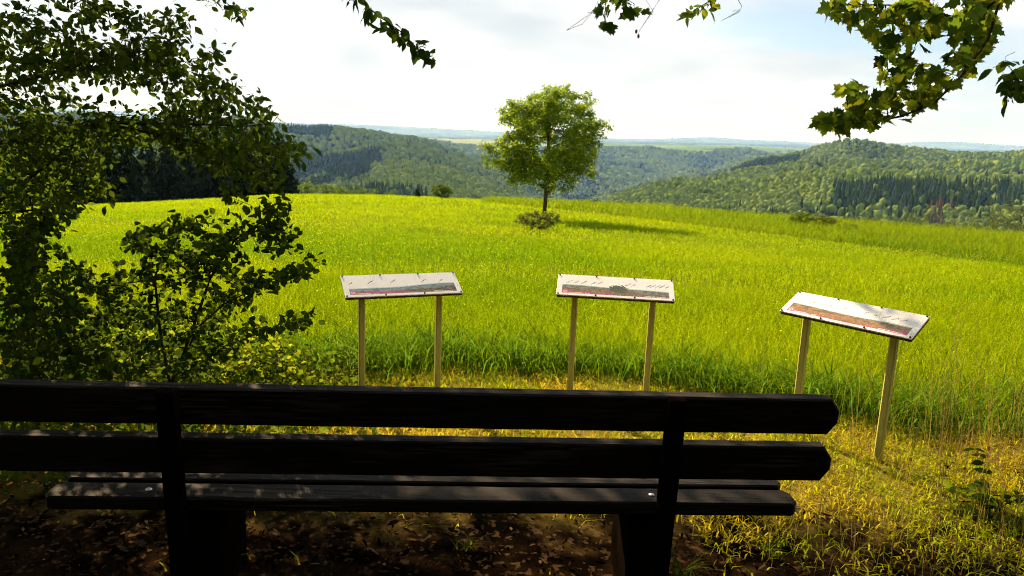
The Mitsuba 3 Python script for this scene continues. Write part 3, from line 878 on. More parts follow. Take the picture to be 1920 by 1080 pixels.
def left_tree():
    r_ = np.random.default_rng(5)
    k = thing('overhanging_tree', 'tree with drooping leafy branches reaching in from the left edge', 'tree')
    root = np.array([-4.6, 5.0, gz(-4.6, 5.0)])
    fork = root + [0.1, -0.2, 1.3]
    spec = [
        ('s', [(0, 10), (60, 30), (130, 75), (215, 90)], 30, 3.8, 4.6, 16), ('s', [(120, -10), (205, 35), (275, 62), (300, 75)], 34, 3.8, 4.4, 13),
        ('s', [(240, -10), (300, 18), (345, 48), (410, 88)], 26, 3.8, 4.4, 9),
        ('p', [(0, 60), (90, 75), (150, 85), (250, 80), (360, 95), (370, 150), (240, 140), (120, 140), (0, 150)], 150, 3.7, 4.9),
        ('p', [(110, 130), (250, 110), (370, 100), (440, 150), (500, 180), (560, 205), (500, 205), (430, 200), (330, 195), (280, 165), (180, 150)], 110, 3.7, 4.9),
        ('s', [(0, 170), (60, 170), (120, 175), (165, 205)], 26, 3.7, 4.8, 14),
        ('p', [(0, 195), (120, 205), (250, 210), (400, 205), (520, 232), (575, 268), (605, 298), (570, 296), (500, 288), (420, 295), (300, 270), (150, 262), (0, 265)], 260, 3.7, 5.0),
        ('p', [(0, 265), (140, 262), (230, 262), (200, 300), (205, 370), (120, 385), (0, 395)], 210, 3.9, 5.0),
        ('p', [(300, 270), (420, 290), (560, 300), (540, 330), (470, 350), (400, 330)], 40, 3.8, 4.6),
        ('s', [(530, 300), (480, 330), (430, 370), (415, 395)], 6, 3.6, 4.2, 16), ('s', [(540, 320), (530, 370), (500, 400), (545, 410)], 8, 3.6, 4.2, 14),
        ('s', [(0, 400), (60, 420), (130, 400), (190, 375), (235, 365)], 30, 3.8, 4.6, 12),
    ]
    A = spray_points(spec, r_)
    limbs = [([root, root + [0.05, -0.1, 0.7], fork, fork + [0.1, 0.1, 1.6], fork + [0.6, 0.5, 3.2]], -1)]
    L = lambda pts: np.array([aty(x, y, Y) for x, y, Y in pts])
    n0 = 14
    for pts in [[(-150, 290, 4.6), (0, 268, 4.4), (100, 252, 4.3), (190, 230, 4.2), (330, 232, 4.1), (470, 236, 4.0)],
                [(-150, 200, 4.6), (0, 162, 4.4), (70, 145, 4.3), (160, 118, 4.2), (270, 96, 4.1)],
                [(-150, 60, 4.6), (0, 30, 4.4), (120, 60, 4.3)],
                [(-120, 420, 4.4), (0, 400, 4.3), (80, 392, 4.3), (120, 375, 4.2)],
                [(190, 230, 4.2), (260, 245, 4.15), (350, 262, 4.1), (450, 285, 4.0)],
                [(-60, -80, 4.6), (60, -40, 4.4), (200, 20, 4.2)]]:
        limbs.append((L(pts), 6))
    N, Par = colonize(limbs, A, 0.055, 0.06, reach=0.9, seed=3)
    r, kids = radii(N, Par, 0.0013, 2.2, 0.11)
    P, D = twig_points(N, Par, r, kids, 0.0045, 5, 0.034, r_)
    keep = r_.uniform(0, 1, len(P)) < min(1, 8000 / len(P))
    P, D = P[keep], D[keep]
    M = leaf_frames(P, D, r_.uniform(0.030, 0.060, len(P)), r_, up=0.5, view=0.0, sag=0.55)
    add_plant(k, N, Par, r, kids, M, ovate(), r_, big=0.006, parts=300, trunk_name='trunk', most=12)
    print('left tree leaves', len(M), 'nodes', len(N))
    # the rest of its crown, above the picture: it keeps the sun off the bench
    S = shade_points(9000, r_)
    S = S[:1700]
    crown = [([fork + [0.6, 0.5, 3.2], np.array([-3.6, 6.5, 5.2]), np.array([-2.4, 7.5, 5.4]), np.array([-0.8, 8.2, 5.4])], -1), ([fork + [0.6, 0.5, 3.2], np.array([-3.9, 4.6, 4.2]), np.array([-2.2, 4.2, 4.0]), np.array([-0.5, 4.3, 4.2])], -1)]
    N2, Par2 = colonize(crown, S[::3], 0.2, 0.25, reach=3.5, iters=70, seed=4)
    r2, k2 = radii(N2, Par2, 0.005, 2.3, 0.08)
    part(k, 'crown_limbs', mikit.ply(trimesh.util.concatenate([tube(N2[c], r2[c], 5) for c in chains(N2, Par2, r2)]), 'm_bark', smooth=True), kind='stuff')
    Q = np.repeat(S, 9, 0) + r_.normal(0, 0.16, (len(S) * 9, 3))
    qx, qy, _ = proj(Q)
    Q = Q[(qy < -70) | (qx < -40)]
    Mq = leaf_frames(Q, unit(r_.normal(0, 1, Q.shape)), r_.uniform(0.08, 0.14, len(Q)), r_)
    m, c = leaf_mesh(SIMPLE, Mq, leaf_colour(len(Mq), r_))
    part(k, 'crown', mikit.ply(m, 'm_leaf', smooth=True, color=c), kind='stuff')


left_tree()


def shrub(name, label, foot, spec, seed, leaf, n_leaf, stems, Y, parts=300, dark=True, step=0.05):
    r_ = np.random.default_rng(seed)
    k = thing(name, label, 'shrub')
    A = spray_points(spec, r_)
    x0, y0 = foot
    base = np.array([x0, y0, gz(x0, y0) - 0.03])
    paths = []
    for pts in stems:
        P = np.array([aty(px, py, yy) for px, py, yy in pts])
        paths.append((np.vstack([base + r_.normal(0, 0.04, 3) * [1, 1, 0], P]), -1))
    N, Par = colonize(paths, A, step, step * 1.1, reach=1.0, seed=seed)
    r, kids = radii(N, Par, 0.0013, 2.2, 0.02)
    P, D = twig_points(N, Par, r, kids, 0.004, 5, 0.024, r_)
    keep = r_.uniform(0, 1, len(P)) < min(1, n_leaf / len(P))
    P, D = P[keep], D[keep]
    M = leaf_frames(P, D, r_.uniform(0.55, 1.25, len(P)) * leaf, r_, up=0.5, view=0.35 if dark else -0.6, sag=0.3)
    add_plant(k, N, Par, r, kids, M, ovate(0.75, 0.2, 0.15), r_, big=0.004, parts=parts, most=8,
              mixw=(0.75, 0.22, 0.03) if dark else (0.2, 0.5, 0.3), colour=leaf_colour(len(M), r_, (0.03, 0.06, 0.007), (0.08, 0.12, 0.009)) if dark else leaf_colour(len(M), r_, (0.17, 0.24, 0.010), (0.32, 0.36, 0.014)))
    print(name, len(M))


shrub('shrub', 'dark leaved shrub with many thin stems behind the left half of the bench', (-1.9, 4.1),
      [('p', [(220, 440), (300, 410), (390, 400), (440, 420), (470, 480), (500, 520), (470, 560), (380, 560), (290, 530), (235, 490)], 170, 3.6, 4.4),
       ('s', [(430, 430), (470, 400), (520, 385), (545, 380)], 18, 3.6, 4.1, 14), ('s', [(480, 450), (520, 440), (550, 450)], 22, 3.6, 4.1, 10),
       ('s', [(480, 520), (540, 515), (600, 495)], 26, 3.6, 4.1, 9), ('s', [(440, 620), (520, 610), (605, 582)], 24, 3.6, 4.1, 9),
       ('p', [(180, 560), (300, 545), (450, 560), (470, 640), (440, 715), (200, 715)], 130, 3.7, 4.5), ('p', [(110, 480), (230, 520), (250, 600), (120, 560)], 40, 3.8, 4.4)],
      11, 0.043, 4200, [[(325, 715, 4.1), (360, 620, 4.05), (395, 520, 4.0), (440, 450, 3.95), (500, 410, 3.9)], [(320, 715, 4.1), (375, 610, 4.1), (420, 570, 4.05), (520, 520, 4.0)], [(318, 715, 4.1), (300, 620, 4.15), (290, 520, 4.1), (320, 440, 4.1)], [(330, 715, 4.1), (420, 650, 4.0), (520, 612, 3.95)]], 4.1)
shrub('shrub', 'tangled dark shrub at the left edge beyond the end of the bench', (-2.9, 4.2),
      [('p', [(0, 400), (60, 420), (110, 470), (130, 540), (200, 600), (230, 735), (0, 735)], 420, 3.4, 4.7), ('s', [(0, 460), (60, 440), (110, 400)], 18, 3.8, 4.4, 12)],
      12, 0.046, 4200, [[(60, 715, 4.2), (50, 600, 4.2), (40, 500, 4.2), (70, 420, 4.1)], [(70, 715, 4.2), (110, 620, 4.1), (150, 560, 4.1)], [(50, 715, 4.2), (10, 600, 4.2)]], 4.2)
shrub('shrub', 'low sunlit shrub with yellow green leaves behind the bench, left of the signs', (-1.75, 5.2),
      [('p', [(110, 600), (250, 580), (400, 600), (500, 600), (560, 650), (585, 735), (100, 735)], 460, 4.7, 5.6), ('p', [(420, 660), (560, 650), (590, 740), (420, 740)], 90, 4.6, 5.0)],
      13, 0.042, 3000, [[(330, 715, 5.2), (350, 640, 5.2)], [(480, 715, 5.1), (520, 660, 5.1)], [(200, 715, 5.2), (170, 640, 5.2)]], 5.2, dark=False)


def hanging(name, label, spec, stems, seed, proto, leaf, n_leaf, mixw, colour=None, cat='branch', thr=0.0045, parts=300, step=0.05, sag=0.55, most=6):
    r_ = np.random.default_rng(seed)
    k = thing(name, label, cat)
    A = spray_points(spec, r_) if spec else np.zeros((0, 3))
    paths = [(np.array([aty(x, y, Y) for x, y, Y in pts]), j) for pts, j in stems]
    N, Par = colonize(paths, A, step, step * 1.1, reach=0.7, seed=seed)
    r, kids = radii(N, Par, 0.0012, 2.2, 0.05)
    if n_leaf:
        P, D = twig_points(N, Par, r, kids, thr, 2, 0.014, r_)
        _, qy, _ = proj(P)
        keep = r_.uniform(0, 1, len(P)) < min(1, n_leaf / len(P))
        P, D = P[keep], D[keep]
        M = leaf_frames(P, D, r_.uniform(0.7, 1.3, len(P)) * leaf, r_, up=0.5, view=-0.1, sag=sag)
    else:
        M = np.zeros((0, 4, 4))
    add_plant(k, N, Par, r, kids, M, proto, r_, big=0.003, parts=parts, mixw=mixw, most=most, colour=colour(len(M), r_) if colour else None)
    print(name, len(M))
    return k


lightc = lambda n, r_: leaf_colour(n, r_, (0.13, 0.17, 0.012), (0.24, 0.26, 0.014))
hanging('maple_tree', 'tree with lobed leaves on a dark bough reaching in at the upper right', [
    ('p', [(1640, 20), (1720, -20), (1890, -20), (1880, 60), (1850, 110), (1790, 150), (1720, 170), (1660, 165), (1640, 110), (1670, 60)], 150, 3.6, 4.6),
    ('s', [(1550, 10), (1600, 15), (1650, 15)], 14, 3.8, 4.3, 6), ('s', [(1605, 70), (1650, 60)], 8, 3.8, 4.3, 8),
    ('s', [(1525, 240), (1560, 225), (1620, 225), (1650, 235)], 34, 3.8, 4.3, 11), ('s', [(1580, 165), (1610, 170), (1640, 195)], 14, 3.8, 4.3, 9), ('s', [(1690, 215), (1740, 200), (1755, 205)], 10, 3.8, 4.3, 6),
    ('s', [(1650, 170), (1690, 160), (1740, 150)], 24, 3.8, 4.3, 12)],
    [([(2500, -330, 3.6), (2150, -200, 3.9), (1960, -90, 4.0), (1875, 0, 4.0), (1852, 75, 4.0), (1800, 145, 4.05), (1750, 195, 4.05), (1690, 218, 4.1), (1640, 228, 4.1), (1570, 232, 4.1)], -1), ([(1820, 40, 4.0), (1700, 10, 4.0), (1560, 8, 4.0)], 18)],
    21, maple(), 0.072, 620, (0.16, 0.40, 0.44), lightc, cat='tree')
hanging('hanging_branch', 'leafy branch dipping in at the right edge of the sky', [('p', [(1850, 130), (1930, 80), (1960, 200), (1900, 215), (1860, 170)], 46, 3.4, 3.9)],
        [([(2150, -60, 3.6), (2010, 60, 3.6), (1930, 130, 3.6), (1885, 160, 3.6)], -1)], 22, ovate(), 0.065, 110, (0.6, 0.3, 0.1))
hanging('hanging_branch', 'dark leafy strand hanging from the top edge left of centre', [('s', [(660, -10), (700, 25), (750, 60), (795, 95), (815, 125)], 46, 4.0, 4.3, 9)],
        [([(520, -160, 4.4), (620, -60, 4.3), (690, 15, 4.2), (755, 62, 4.15), (810, 120, 4.1)], -1)], 23, ovate(), 0.07, 90, (0.8, 0.18, 0.02), parts=120)
hanging('hanging_branch', 'small sunlit strand of leaves at the top edge above the left hills', [('s', [(385, 0), (430, 12), (465, 15), (455, 50)], 30, 4.2, 4.6, 7)],
        [([(300, -120, 4.6), (380, -30, 4.5), (430, 10, 4.4), (455, 45, 4.4)], -1)], 24, ovate(), 0.048, 70, (0.2, 0.4, 0.4), lightc, parts=80)
hanging('hanging_branch', 'cluster of dark lobed leaves at the top edge right of the lone tree', [('s', [(1120, -10), (1130, 20), (1135, 55)], 9, 4.0, 4.3, 8), ('s', [(1150, 0), (1180, 12), (1195, 10)], 9, 4.0, 4.3, 5)],
        [([(1180, -150, 4.3), (1150, -60, 4.2), (1135, 10, 4.2), (1132, 50, 4.2)], -1), ([(1150, -60, 4.2), (1170, -5, 4.2), (1190, 8, 4.2)], 5)], 25, maple(), 0.075, 24, (0.7, 0.3, 0.0), parts=40)
hanging('hanging_branch', 'yellow green leaf spray at the top edge between lone tree and maple bough', [('s', [(1275, 40), (1290, 25), (1320, 5), (1350, 8)], 22, 4.0, 4.3, 7)],
        [([(1420, -140, 4.3), (1370, -50, 4.2), (1330, 2, 4.2), (1285, 30, 4.2)], -1)], 26, ovate(0.5), 0.062, 46, (0.1, 0.4, 0.5), lightc, parts=60)
k = hanging('bare_twig', 'thin bare twig with two dark buds hanging from the top edge', None, [([(1260, -90, 4.1), (1236, 0, 4.1), (1212, 38, 4.1), (1199, 57, 4.1), (1196, 66, 4.1)], -1), ([(1225, 22, 4.1), (1212, 1, 4.1)], 6)], 27, ovate(), 0.05, 0, None, most=3)
for bx, by in ((1193, 59), (1197, 68)):
    b = trimesh.creation.icosphere(2, 0.008); b.vertices *= [0.8, 0.8, 1.3]; b.apply_translation(aty(bx, by, 4.1))
    part(k, 'bud', mikit.ply(b, 'm_bark', smooth=True))
hanging('bare_twig', 'long curved bare twig left of the two budded twig at the top edge', None, [([(1140, -90, 4.15), (1122, 0, 4.15), (1112, 22, 4.15), (1092, 45, 4.15), (1062, 57, 4.15)], -1), ([(1112, 22, 4.15), (1101, 24, 4.15)], 7)], 28, ovate(), 0.05, 0, None, most=3)
hanging('bare_twig', 'hooked bare twig at the top edge right of the yellow green spray', None, [([(1350, -70, 4.15), (1384, 0, 4.15), (1391, 12, 4.15), (1386, 22, 4.15), (1352, 39, 4.15)], -1), ([(1388, 18, 4.15), (1374, 21, 4.15)], 7)], 29, ovate(), 0.05, 0, None, most=3)


# ------------------------------------------------------------------ the wood behind the viewer (out of view; it darkens the shade the bench stands in)
WOOD = {p: f'{ORD[i]} from the left' for i, p in enumerate((-6.6, -4.6, -2.6, -0.8, 0.8, 3.4, 4.6, 6.2))}


def wood_behind():
    r_ = np.random.default_rng(90)
    for x, y, H, W in [(-4.6, -2.5, 9, 3.4), (-0.8, -3.6, 10, 3.6), (3.4, -2.8, 9, 3.4), (6.2, 1.2, 9, 3.0), (-6.6, 1.2, 9, 3.0), (0.8, -1.9, 4.0, 2.6), (-2.6, -1.7, 3.6, 2.2), (4.6, -0.6, 4.2, 2.0)]:
        k = thing('wood_tree', f'broadleaf tree of the wood behind the bench, outside the picture, {WOOD[x]}', 'tree', 'trees of the wood behind the bench')
        b = np.array([x, y, gz(x, y)])
        part(k, 'trunk', mikit.ply(tube([b + [0, 0, -0.2], b + [0.05, 0, H * 0.3], b + [0, 0.1, H * 0.8]], [0.16, 0.13, 0.04], 9), 'm_bark', smooth=True))
        q = unit(r_.normal(0, 1, (2600, 3))) * r_.uniform(0.1, 1, (2600, 1)) ** (1 / 3)
        P = b + np.stack([q[:, 0] * W, q[:, 1] * W * 0.7, H * 0.52 + q[:, 2] * H * 0.5], -1)
        px, py, w = proj(P)
        P = P[~((w > 0) & (px > -60) & (px < 1980) & (py > -60))]
        M = leaf_frames(P, unit(r_.normal(0, 1, P.shape)), r_.uniform(0.25, 0.45, len(P)), r_)
        m, c = leaf_mesh(SIMPLE, M, leaf_colour(len(M), r_, (0.04, 0.055, 0.01), (0.06, 0.08, 0.012)))
        part(k, 'foliage', mikit.ply(m, 'm_leaf', smooth=True, color=c), kind='stuff')


wood_behind()


# ------------------------------------------------------------------ bench
def plank(L, D_, Hh, chamfer, soft=0.006, axis='side'):
    """A plank along x, D_ deep (y), Hh high (z), its corners cut at the ends; axis: 'side' cuts in x-z, 'top' cuts in x-y."""
    from shapely.geometry import Polygon
    a, h = L / 2, (Hh if axis == 'side' else D_) / 2
    c = chamfer
    pg = Polygon([(-a + c * 0.7, -h), (a - c * 0.7, -h), (a, -h + c), (a, h - c), (a - c * 0.7, h), (-a + c * 0.7, h), (-a, h - c), (-a, -h + c)])
    t = (D_ if axis == 'side' else Hh)
    inner = trimesh.creation.extrude_polygon(pg, t - 2 * soft)
    pg2 = pg.buffer(-soft, join_style=2)
    outer = trimesh.creation.extrude_polygon(pg2, t)
    inner.apply_translation([0, 0, soft])
    m = trimesh.convex.convex_hull(np.vstack([inner.vertices, outer.vertices]))
    m.apply_translation([0, 0, -t / 2])
    if axis == 'side':
        m.apply_transform(trimesh.transformations.rotation_matrix(math.pi / 2, [1, 0, 0]))
    return m


def bevel_box(x, y, z, b=0.004):
    h = np.array([x, y, z]) / 2
    pts = [np.array([sx * (h[0] - b * (a != 0)), sy * (h[1] - b * (a != 1)), sz * (h[2] - b * (a != 2))]) for sx in (-1, 1) for sy in (-1, 1) for sz in (-1, 1) for a in range(3)]
    return trimesh.convex.convex_hull(np.array(pts))


def bench():
    k = thing('bench', 'long dark wooden park bench seen from behind in deep shade', 'bench')
    W = trimesh.transformations.rotation_matrix(math.radians(3.3), [0, 0, 1])
    W[:3, 3] = [-0.26, 2.50, -0.06]

    def put(name, m, mat, label=None):
        m = m.copy()
        m.apply_transform(W)
        part(k, name, mikit.ply(m, mat), label)

    tilt = trimesh.transformations.rotation_matrix(math.radians(4), [1, 0, 0])
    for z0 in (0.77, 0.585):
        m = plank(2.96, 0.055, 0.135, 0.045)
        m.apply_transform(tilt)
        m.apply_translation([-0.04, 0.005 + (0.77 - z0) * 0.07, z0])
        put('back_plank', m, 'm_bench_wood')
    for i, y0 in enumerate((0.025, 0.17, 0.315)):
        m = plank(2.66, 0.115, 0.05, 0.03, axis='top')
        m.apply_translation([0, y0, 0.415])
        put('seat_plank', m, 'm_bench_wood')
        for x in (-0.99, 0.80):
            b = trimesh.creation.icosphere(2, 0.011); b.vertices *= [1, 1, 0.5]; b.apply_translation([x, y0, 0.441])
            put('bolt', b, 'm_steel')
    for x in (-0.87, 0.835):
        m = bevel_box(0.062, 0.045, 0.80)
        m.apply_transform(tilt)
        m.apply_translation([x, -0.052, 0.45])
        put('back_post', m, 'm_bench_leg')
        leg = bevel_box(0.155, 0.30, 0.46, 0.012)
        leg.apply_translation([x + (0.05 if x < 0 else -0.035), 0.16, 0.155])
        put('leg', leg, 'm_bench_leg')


bench()


# ------------------------------------------------------------------ the three panorama signs
def seg(u, v, x0, y0, x1, y1, w):
    """1 within w of the segment, in panel metres."""
    dx, dy = x1 - x0, y1 - y0
    t = dr.clip(((u - x0) * dx + (v - y0) * dy) / (dx * dx + dy * dy), 0, 1)
    d = dr.sqrt(dr.square(u - x0 - t * dx) + dr.square(v - y0 - t * dy))
    return dr.select(d < w, mi.Float(1), mi.Float(0))


SW, SD = 0.76, 0.228


def print_fn(kind, labs, ridge, near, hillc, nearc):
    def fn(p, n, uv):
        u, v = uv.x, uv.y
        U, V = u * SW, v * SD
        c = mi.Color3f(0.88, 0.88, 0.86) * (0.94 + 0.08 * fbm(U * 40, V * 40, 1, 3))
        r1 = sum(a * dr.sin(u * f + ph) for a, f, ph in ridge) + 0.40
        r2 = sum(a * dr.sin(u * f + ph) for a, f, ph in near) + 0.27 + 0.05 * (fbm(u * 60, 3, 0, 3) - 0.5)
        pic = (u > 0.045) & (u < 0.955) & (v > 0.095)
        c = mi.Color3f(dr.select(pic & (v < r1 + 0.03), mix((0.40, 0.55, 0.58), (0.5, 0.6, 0.6), noise(u * 30, v * 9)), c))
        k = fbm(u * 40, v * 22, 2, 4)
        c = mi.Color3f(dr.select(pic & (v < r1), mix(hillc[0], hillc[1], smoothstep(0.3, 0.7, k)), c))
        c = mi.Color3f(dr.select(pic & (v < r2), mix(nearc[0], nearc[1], smoothstep(0.35, 0.65, fbm(u * 90, v * 40, 4, 3))), c))
        band = 0.155 + 0.05 * dr.sin(u * 5.5 + kind)
        c = mi.Color3f(dr.select(pic & (v < band), mi.Color3f(0.42, 0.09, 0.20), c))
        if kind == 1:
            q = dr.sqrt(dr.square((U - 0.40) / 0.062) + dr.square((V - 0.092) / 0.045)) + 0.9 * (fbm(U * 120, V * 120, 3, 3) - 0.5)
            c = mi.Color3f(dr.select(q < 0.95, mix((0.04, 0.05, 0.03), (0.14, 0.16, 0.11), noise(U * 260, V * 260)), c))
        logo = (u > 0.052) & (u < 0.092) & (v > 0.115) & (v < 0.24)
        c = mi.Color3f(dr.select(logo, mi.Color3f(0.62, 0.22, 0.34), c))
        c = mi.Color3f(dr.select(logo & (dr.abs(v - 0.17 - 0.03 * dr.sin(u * 260)) < 0.012), mi.Color3f(0.85, 0.8, 0.78), c))
        for a, b in ((0.10, 0.29), (0.75, 0.92)):
            c = mi.Color3f(dr.select((u > a) & (u < b) & (dr.abs(v - 0.132) < 0.011) & (noise(u * 260, 7) > 0.3), mi.Color3f(0.85, 0.78, 0.76), c))
        ink = mi.Float(0)
        for a, ln in labs:
            x0, y0 = a * SW, 0.58 * SD
            d = dr.maximum(seg(U, V, x0, y0, x0 + 0.030 * ln, y0 + 0.026 * ln, 0.0022) * dr.select(noise(U * 420, 3) > 0.22, mi.Float(1), mi.Float(0)), seg(U, V, x0 + 0.012, y0 + 0.004, x0 + 0.012 + 0.022 * ln, y0 + 0.004 + 0.019 * ln, 0.0009))
            ink = dr.maximum(ink, dr.maximum(d, 0.35 * seg(U, V, x0, 0.42 * SD, x0, y0 - 0.004, 0.0008)))
        c = mix(c, (0.06, 0.06, 0.07), ink)
        return c
    return fn


PRINTS = [
    print_fn(0, [(0.055, 0.7), (0.21, 1.3), (0.40, 1.2), (0.67, 1.1), (0.83, 0.8)], [(0.07, 3.0, -1.6), (0.02, 9.0, 0.5)], [(0.07, 4.0, -2.6), (0.015, 14.0, 0.0)], ((0.13, 0.19, 0.22), (0.25, 0.32, 0.33)), ((0.05, 0.06, 0.04), (0.24, 0.17, 0.12))),
    print_fn(1, [(0.08, 1.3), (0.14, 1.2), (0.205, 1.2), (0.295, 0.9), (0.34, 1.3), (0.585, 1.2), (0.635, 0.9), (0.765, 1.0), (0.80, 1.1), (0.84, 1.0), (0.875, 1.2), (0.925, 0.8)], [(0.07, 3.2, 0.9), (0.02, 8.0, 1.0)], [(0.08, 3.6, 0.9), (0.03, 11.0, 2.0)], ((0.12, 0.14, 0.11), (0.26, 0.25, 0.19)), ((0.14, 0.10, 0.06), (0.32, 0.20, 0.12))),
    print_fn(2, [(0.06, 0.6), (0.165, 0.9), (0.25, 0.9), (0.295, 0.8), (0.35, 0.9), (0.41, 1.2), (0.575, 1.0), (0.655, 0.9), (0.725, 1.0), (0.79, 0.9), (0.85, 1.0)], [(0.04, 3.6, 0.6), (0.03, 7.0, 1.5)], [(0.05, 3.0, 1.2), (0.02, 12.0, 2.0)], ((0.14, 0.11, 0.06), (0.30, 0.22, 0.12)), ((0.22, 0.13, 0.07), (0.36, 0.20, 0.11))),
]
SIGN_LABEL = ['panorama info sign on two wooden posts, leftmost of the three', 'panorama info sign with a dark tree in its picture, in the middle of the three', 'panorama info sign turned to the left on two posts, rightmost of the three']


def sign(i, centre, yaw, tilt):
    k = thing('info_sign', SIGN_LABEL[i], 'sign', 'panorama signs facing the bench')
    c, s = math.cos(yaw), math.sin(yaw)
    u, v = np.array([c, s, 0]), np.array([-s * math.cos(tilt), c * math.cos(tilt), math.sin(tilt)])
    w = np.cross(u, v)
    M = np.eye(4)
    M[:3, 0], M[:3, 1], M[:3, 2], M[:3, 3] = u, v, w, centre
    scene[f'm_print_{i}'] = {'type': 'twosided', 'b': {'type': 'principled', 'base_color': mikit.proc(PRINTS[i]), 'roughness': 0.3, 'specular': 0.4}}
    t = 0.006
    a, b, e = SW / 2, SD / 2, 0.0015
    V = np.array([(-a, -b, -t), (a, -b, -t), (a, b, -t), (-a, b, -t), (-a, -b, -e), (a, -b, -e), (a, b, -e), (-a, b, -e), (-a + e, -b + e, 0), (a - e, -b + e, 0), (a - e, b - e, 0), (-a + e, b - e, 0)])
    Q = np.array([(3, 2, 1, 0), (0, 1, 5, 4), (1, 2, 6, 5), (2, 3, 7, 6), (3, 0, 4, 7), (4, 5, 9, 8), (5, 6, 10, 9), (6, 7, 11, 10), (7, 4, 8, 11), (8, 9, 10, 11)])
    P = (M[:3, :3] @ V.T).T + M[:3, 3]
    panel = trimesh.Trimesh(P, np.vstack([Q[:, [0, 1, 2]], Q[:, [0, 2, 3]]]), process=False)
    part(k, 'panel', mikit.ply(panel, f'm_print_{i}', uv=np.stack([V[:, 0] / SW + 0.5, V[:, 1] / SD + 0.5], -1)))
    board = bevel_box(SW - 0.006, SD - 0.006, 0.02, 0.003)
    board.apply_translation([0, 0, -t - 0.0105])
    board.apply_transform(M)
    part(k, 'backing_board', mikit.ply(board, 'm_board'))
    for sx in (-0.485, -0.165, 0.165, 0.485):
        for sy in (-0.46, 0.46):
            m = trimesh.creation.cylinder(0.0055, 0.006, sections=10)
            m.apply_translation([sx * SW, sy * SD, 0.003])
            m.apply_transform(M)
            part(k, 'screw', mikit.ply(m, 'm_screw', smooth=30))
    for sx in (-0.26, 0.25):
        top = centre + u * sx + w * -0.03
        g = gz(top[0], top[1])
        h = top[2] - g + 0.25
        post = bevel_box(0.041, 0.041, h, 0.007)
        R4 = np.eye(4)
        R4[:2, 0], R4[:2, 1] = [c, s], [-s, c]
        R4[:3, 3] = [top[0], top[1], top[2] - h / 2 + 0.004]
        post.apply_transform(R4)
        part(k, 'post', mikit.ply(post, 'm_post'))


KS = 0.76
for i, (q, yaw, tilt) in enumerate([((-0.933, 6.32, 0.373), 0.20, 0.447), ((0.89, 6.428, 0.396), -0.102, 0.442), ((2.536, 5.538, 0.438), -0.854, 0.436)]):
    sign(i, EYE + (np.array(q) - EYE) * KS, yaw if i else 0.377, tilt)


# ------------------------------------------------------------------ plants at the right of the clearing
def weed(label, x, y, n, h, leaf, seed, col=None, cat='plant', name='bramble'):
    r_ = np.random.default_rng(seed)
    k = thing(name, label, cat)
    b = np.array([x, y, gz(x, y) - 0.02])
    Ms = []
    for s in range(n):
        a = r_.uniform(0, 6.3)
        hh = h * r_.uniform(0.6, 1.1)
        d = np.array([math.cos(a), math.sin(a), 0]) * hh * r_.uniform(0.25, 0.8)
        P = np.array([b + d * t ** 1.6 + [0, 0, hh * (t - 0.35 * t ** 3)] for t in np.linspace(0, 1, 8)])
        part(k, 'stem', mikit.ply(tube(P, np.linspace(0.0028, 0.001, 8), 5), 'm_bark', smooth=True))
        for j in range(2, 8):
            for e in (-1, 1):
                Ms.append((P[j], unit(np.cross(P[j] - P[j - 1], [0, 0, 1])) * e + 0.4 * unit(P[j] - P[j - 1])))
    P, D = np.array([q[0] for q in Ms]), unit(np.array([q[1] for q in Ms]))
    M = leaf_frames(P, D * 3, r_.uniform(0.7, 1.3, len(P)) * leaf, r_, up=0.9, sag=0.2, spread=0.3)
    pr = ovate(0.66, 0.2, 0.2)
    pick = r_.choice(3, len(M), p=(0.35, 0.45, 0.2))
    shapes = [mikit.ply(trimesh.Trimesh(*pr, process=False), q, smooth=True) for q in ('m_leaf_dark', 'm_leaf_mid', 'm_leaf_light')]
    for i, q in zip(range(len(M)), pick):
        part(k, 'leaf', {**shapes[q], 'to_world': T(M[i].tolist())})


weed('leafy bramble standing among the dry stalks right of the signs', 2.32, 3.35, 6, 0.40, 0.05, 101)
weed('low green weed with pale leaves at the lower right corner', 2.12, 2.62, 6, 0.18, 0.045, 102, name='weed')
weed('dark sprawling bramble at the right edge below the dry stalks', 2.75, 2.95, 7, 0.32, 0.05, 103)


def tuft(label, x, y, n, h, seed):
    r_ = np.random.default_rng(seed)
    k = thing('grass_tuft', label, 'grass tuft')
    b = np.array([x, y, gz(x, y)])
    for s in range(n):
        a, hh = r_.uniform(0, 6.3), h * r_.uniform(0.5, 1.1)
        d = np.array([math.cos(a), math.sin(a), 0])
        o = b + np.append(r_.normal(0, 0.02, 2), -0.01)
        t = np.linspace(0, 1, 6)[:, None]
        P = o + d * hh * r_.uniform(0.5, 1.1) * t ** 1.7 + np.array([0, 0, 1.0]) * hh * (t - 0.4 * t ** 2.5)
        sd = np.array([-d[1], d[0], 0]) * 0.0035
        wd = (1 - t ** 2) * 1.0 + 0.02
        V = np.vstack([P - sd * wd, P + sd * wd])
        i = np.arange(5)
        f = np.vstack([np.stack([i, i + 6, i + 7], -1), np.stack([i, i + 7, i + 1], -1)])
        part(k, 'blade', mikit.ply(trimesh.Trimesh(V, f, process=False), 'm_leaf_mid', smooth=True))


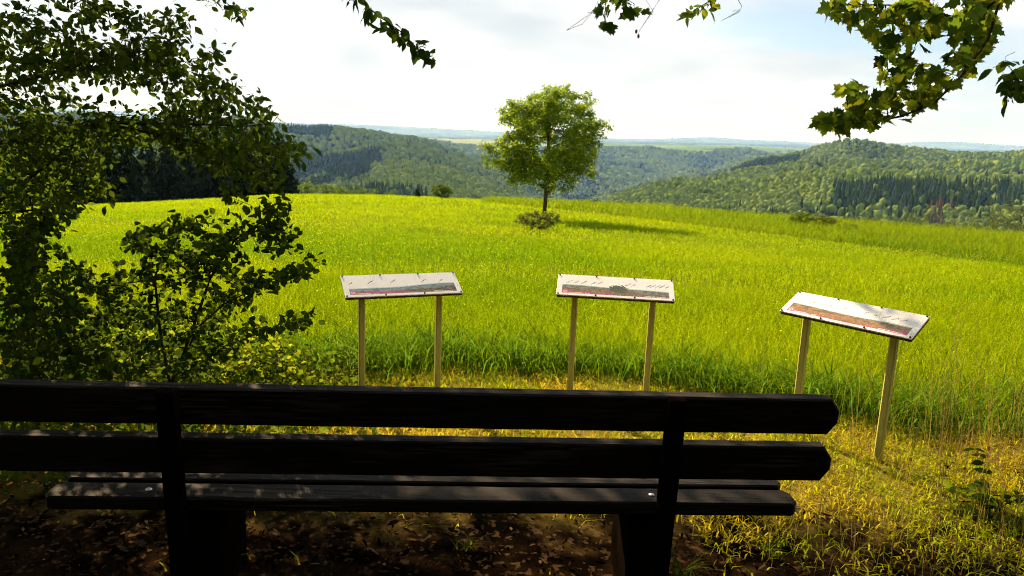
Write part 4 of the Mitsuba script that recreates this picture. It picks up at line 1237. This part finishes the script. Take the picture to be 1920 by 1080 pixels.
tuft('arching grass tuft on the bare soil right of the bench leg', 0.70, 2.66, 30, 0.22, 201)
tuft('small grass tuft beside the right end of the bench seat', 1.12, 2.90, 18, 0.16, 202)
tuft('small grass tuft in the dark soil under the middle of the bench', -0.15, 2.86, 14, 0.12, 203)


# ------------------------------------------------------------------ farmhouses on the far plateau
def houses():
    r_ = np.random.default_rng(8)
    scene['m_wall'] = {'type': 'diffuse', 'reflectance': rgb(0.6, 0.57, 0.52)}
    scene['m_roof'] = {'type': 'diffuse', 'reflectance': rgb(0.13, 0.09, 0.08)}
    for j in range(9):
        az = np.interp(1376 + j * 9 + r_.uniform(-3, 3), PX, AZ)
        d = 4900 + r_.uniform(0, 260)
        x, y = math.sin(az) * d, math.cos(az) * d
        z = gz(x, y)
        L, W, H = r_.uniform(14, 22), 10, 6
        R = trimesh.transformations.rotation_matrix(r_.uniform(-0.7, 0.7), [0, 0, 1])
        R[:3, 3] = [x, y, z]
        k = thing('farmhouse', f'tiny pale house of the village on the far plateau, {ORD[j]} from the left', 'house', 'village houses on the far plateau')
        wl = trimesh.creation.box([L, W, H + 6]); wl.apply_translation([0, 0, H / 2 - 3]); wl.apply_transform(R)
        rf = trimesh.convex.convex_hull(np.array([(sx * (L / 2 + 0.6), sy * (W / 2 + 0.6), H) for sx in (-1, 1) for sy in (-1, 1)] + [(-L / 2 - 0.6, 0, H + 5), (L / 2 + 0.6, 0, H + 5)])); rf.apply_transform(R)
        part(k, 'wall', mikit.ply(wl, 'm_wall'))
        part(k, 'roof', mikit.ply(rf, 'm_roof'))


houses()

# ------------------------------------------------------------------ the air
top = float(max(ZG.max() + 40, 60))
low = float(ZG.min() - 6)
scene['air'] = {'type': 'homogeneous', 'albedo': rgb(0.90, 0.95, 0.99), 'sigma_t': rgb(0.000020, 0.000035, 0.000070)}
scene['clear'] = {'type': 'null'}
scene['haze'] = {'type': 'cube', 'bsdf': {'type': 'ref', 'id': 'clear'}, 'interior': {'type': 'ref', 'id': 'air'}, 'to_world': T().translate([0, 0, (top + low) / 2]).scale([33000, 33000, (top - low) / 2])}
tag('haze', 'thin blue haze over the valley and the far hills', 'haze', kind='stuff')
print('entries', len(scene), 'top', top, low)
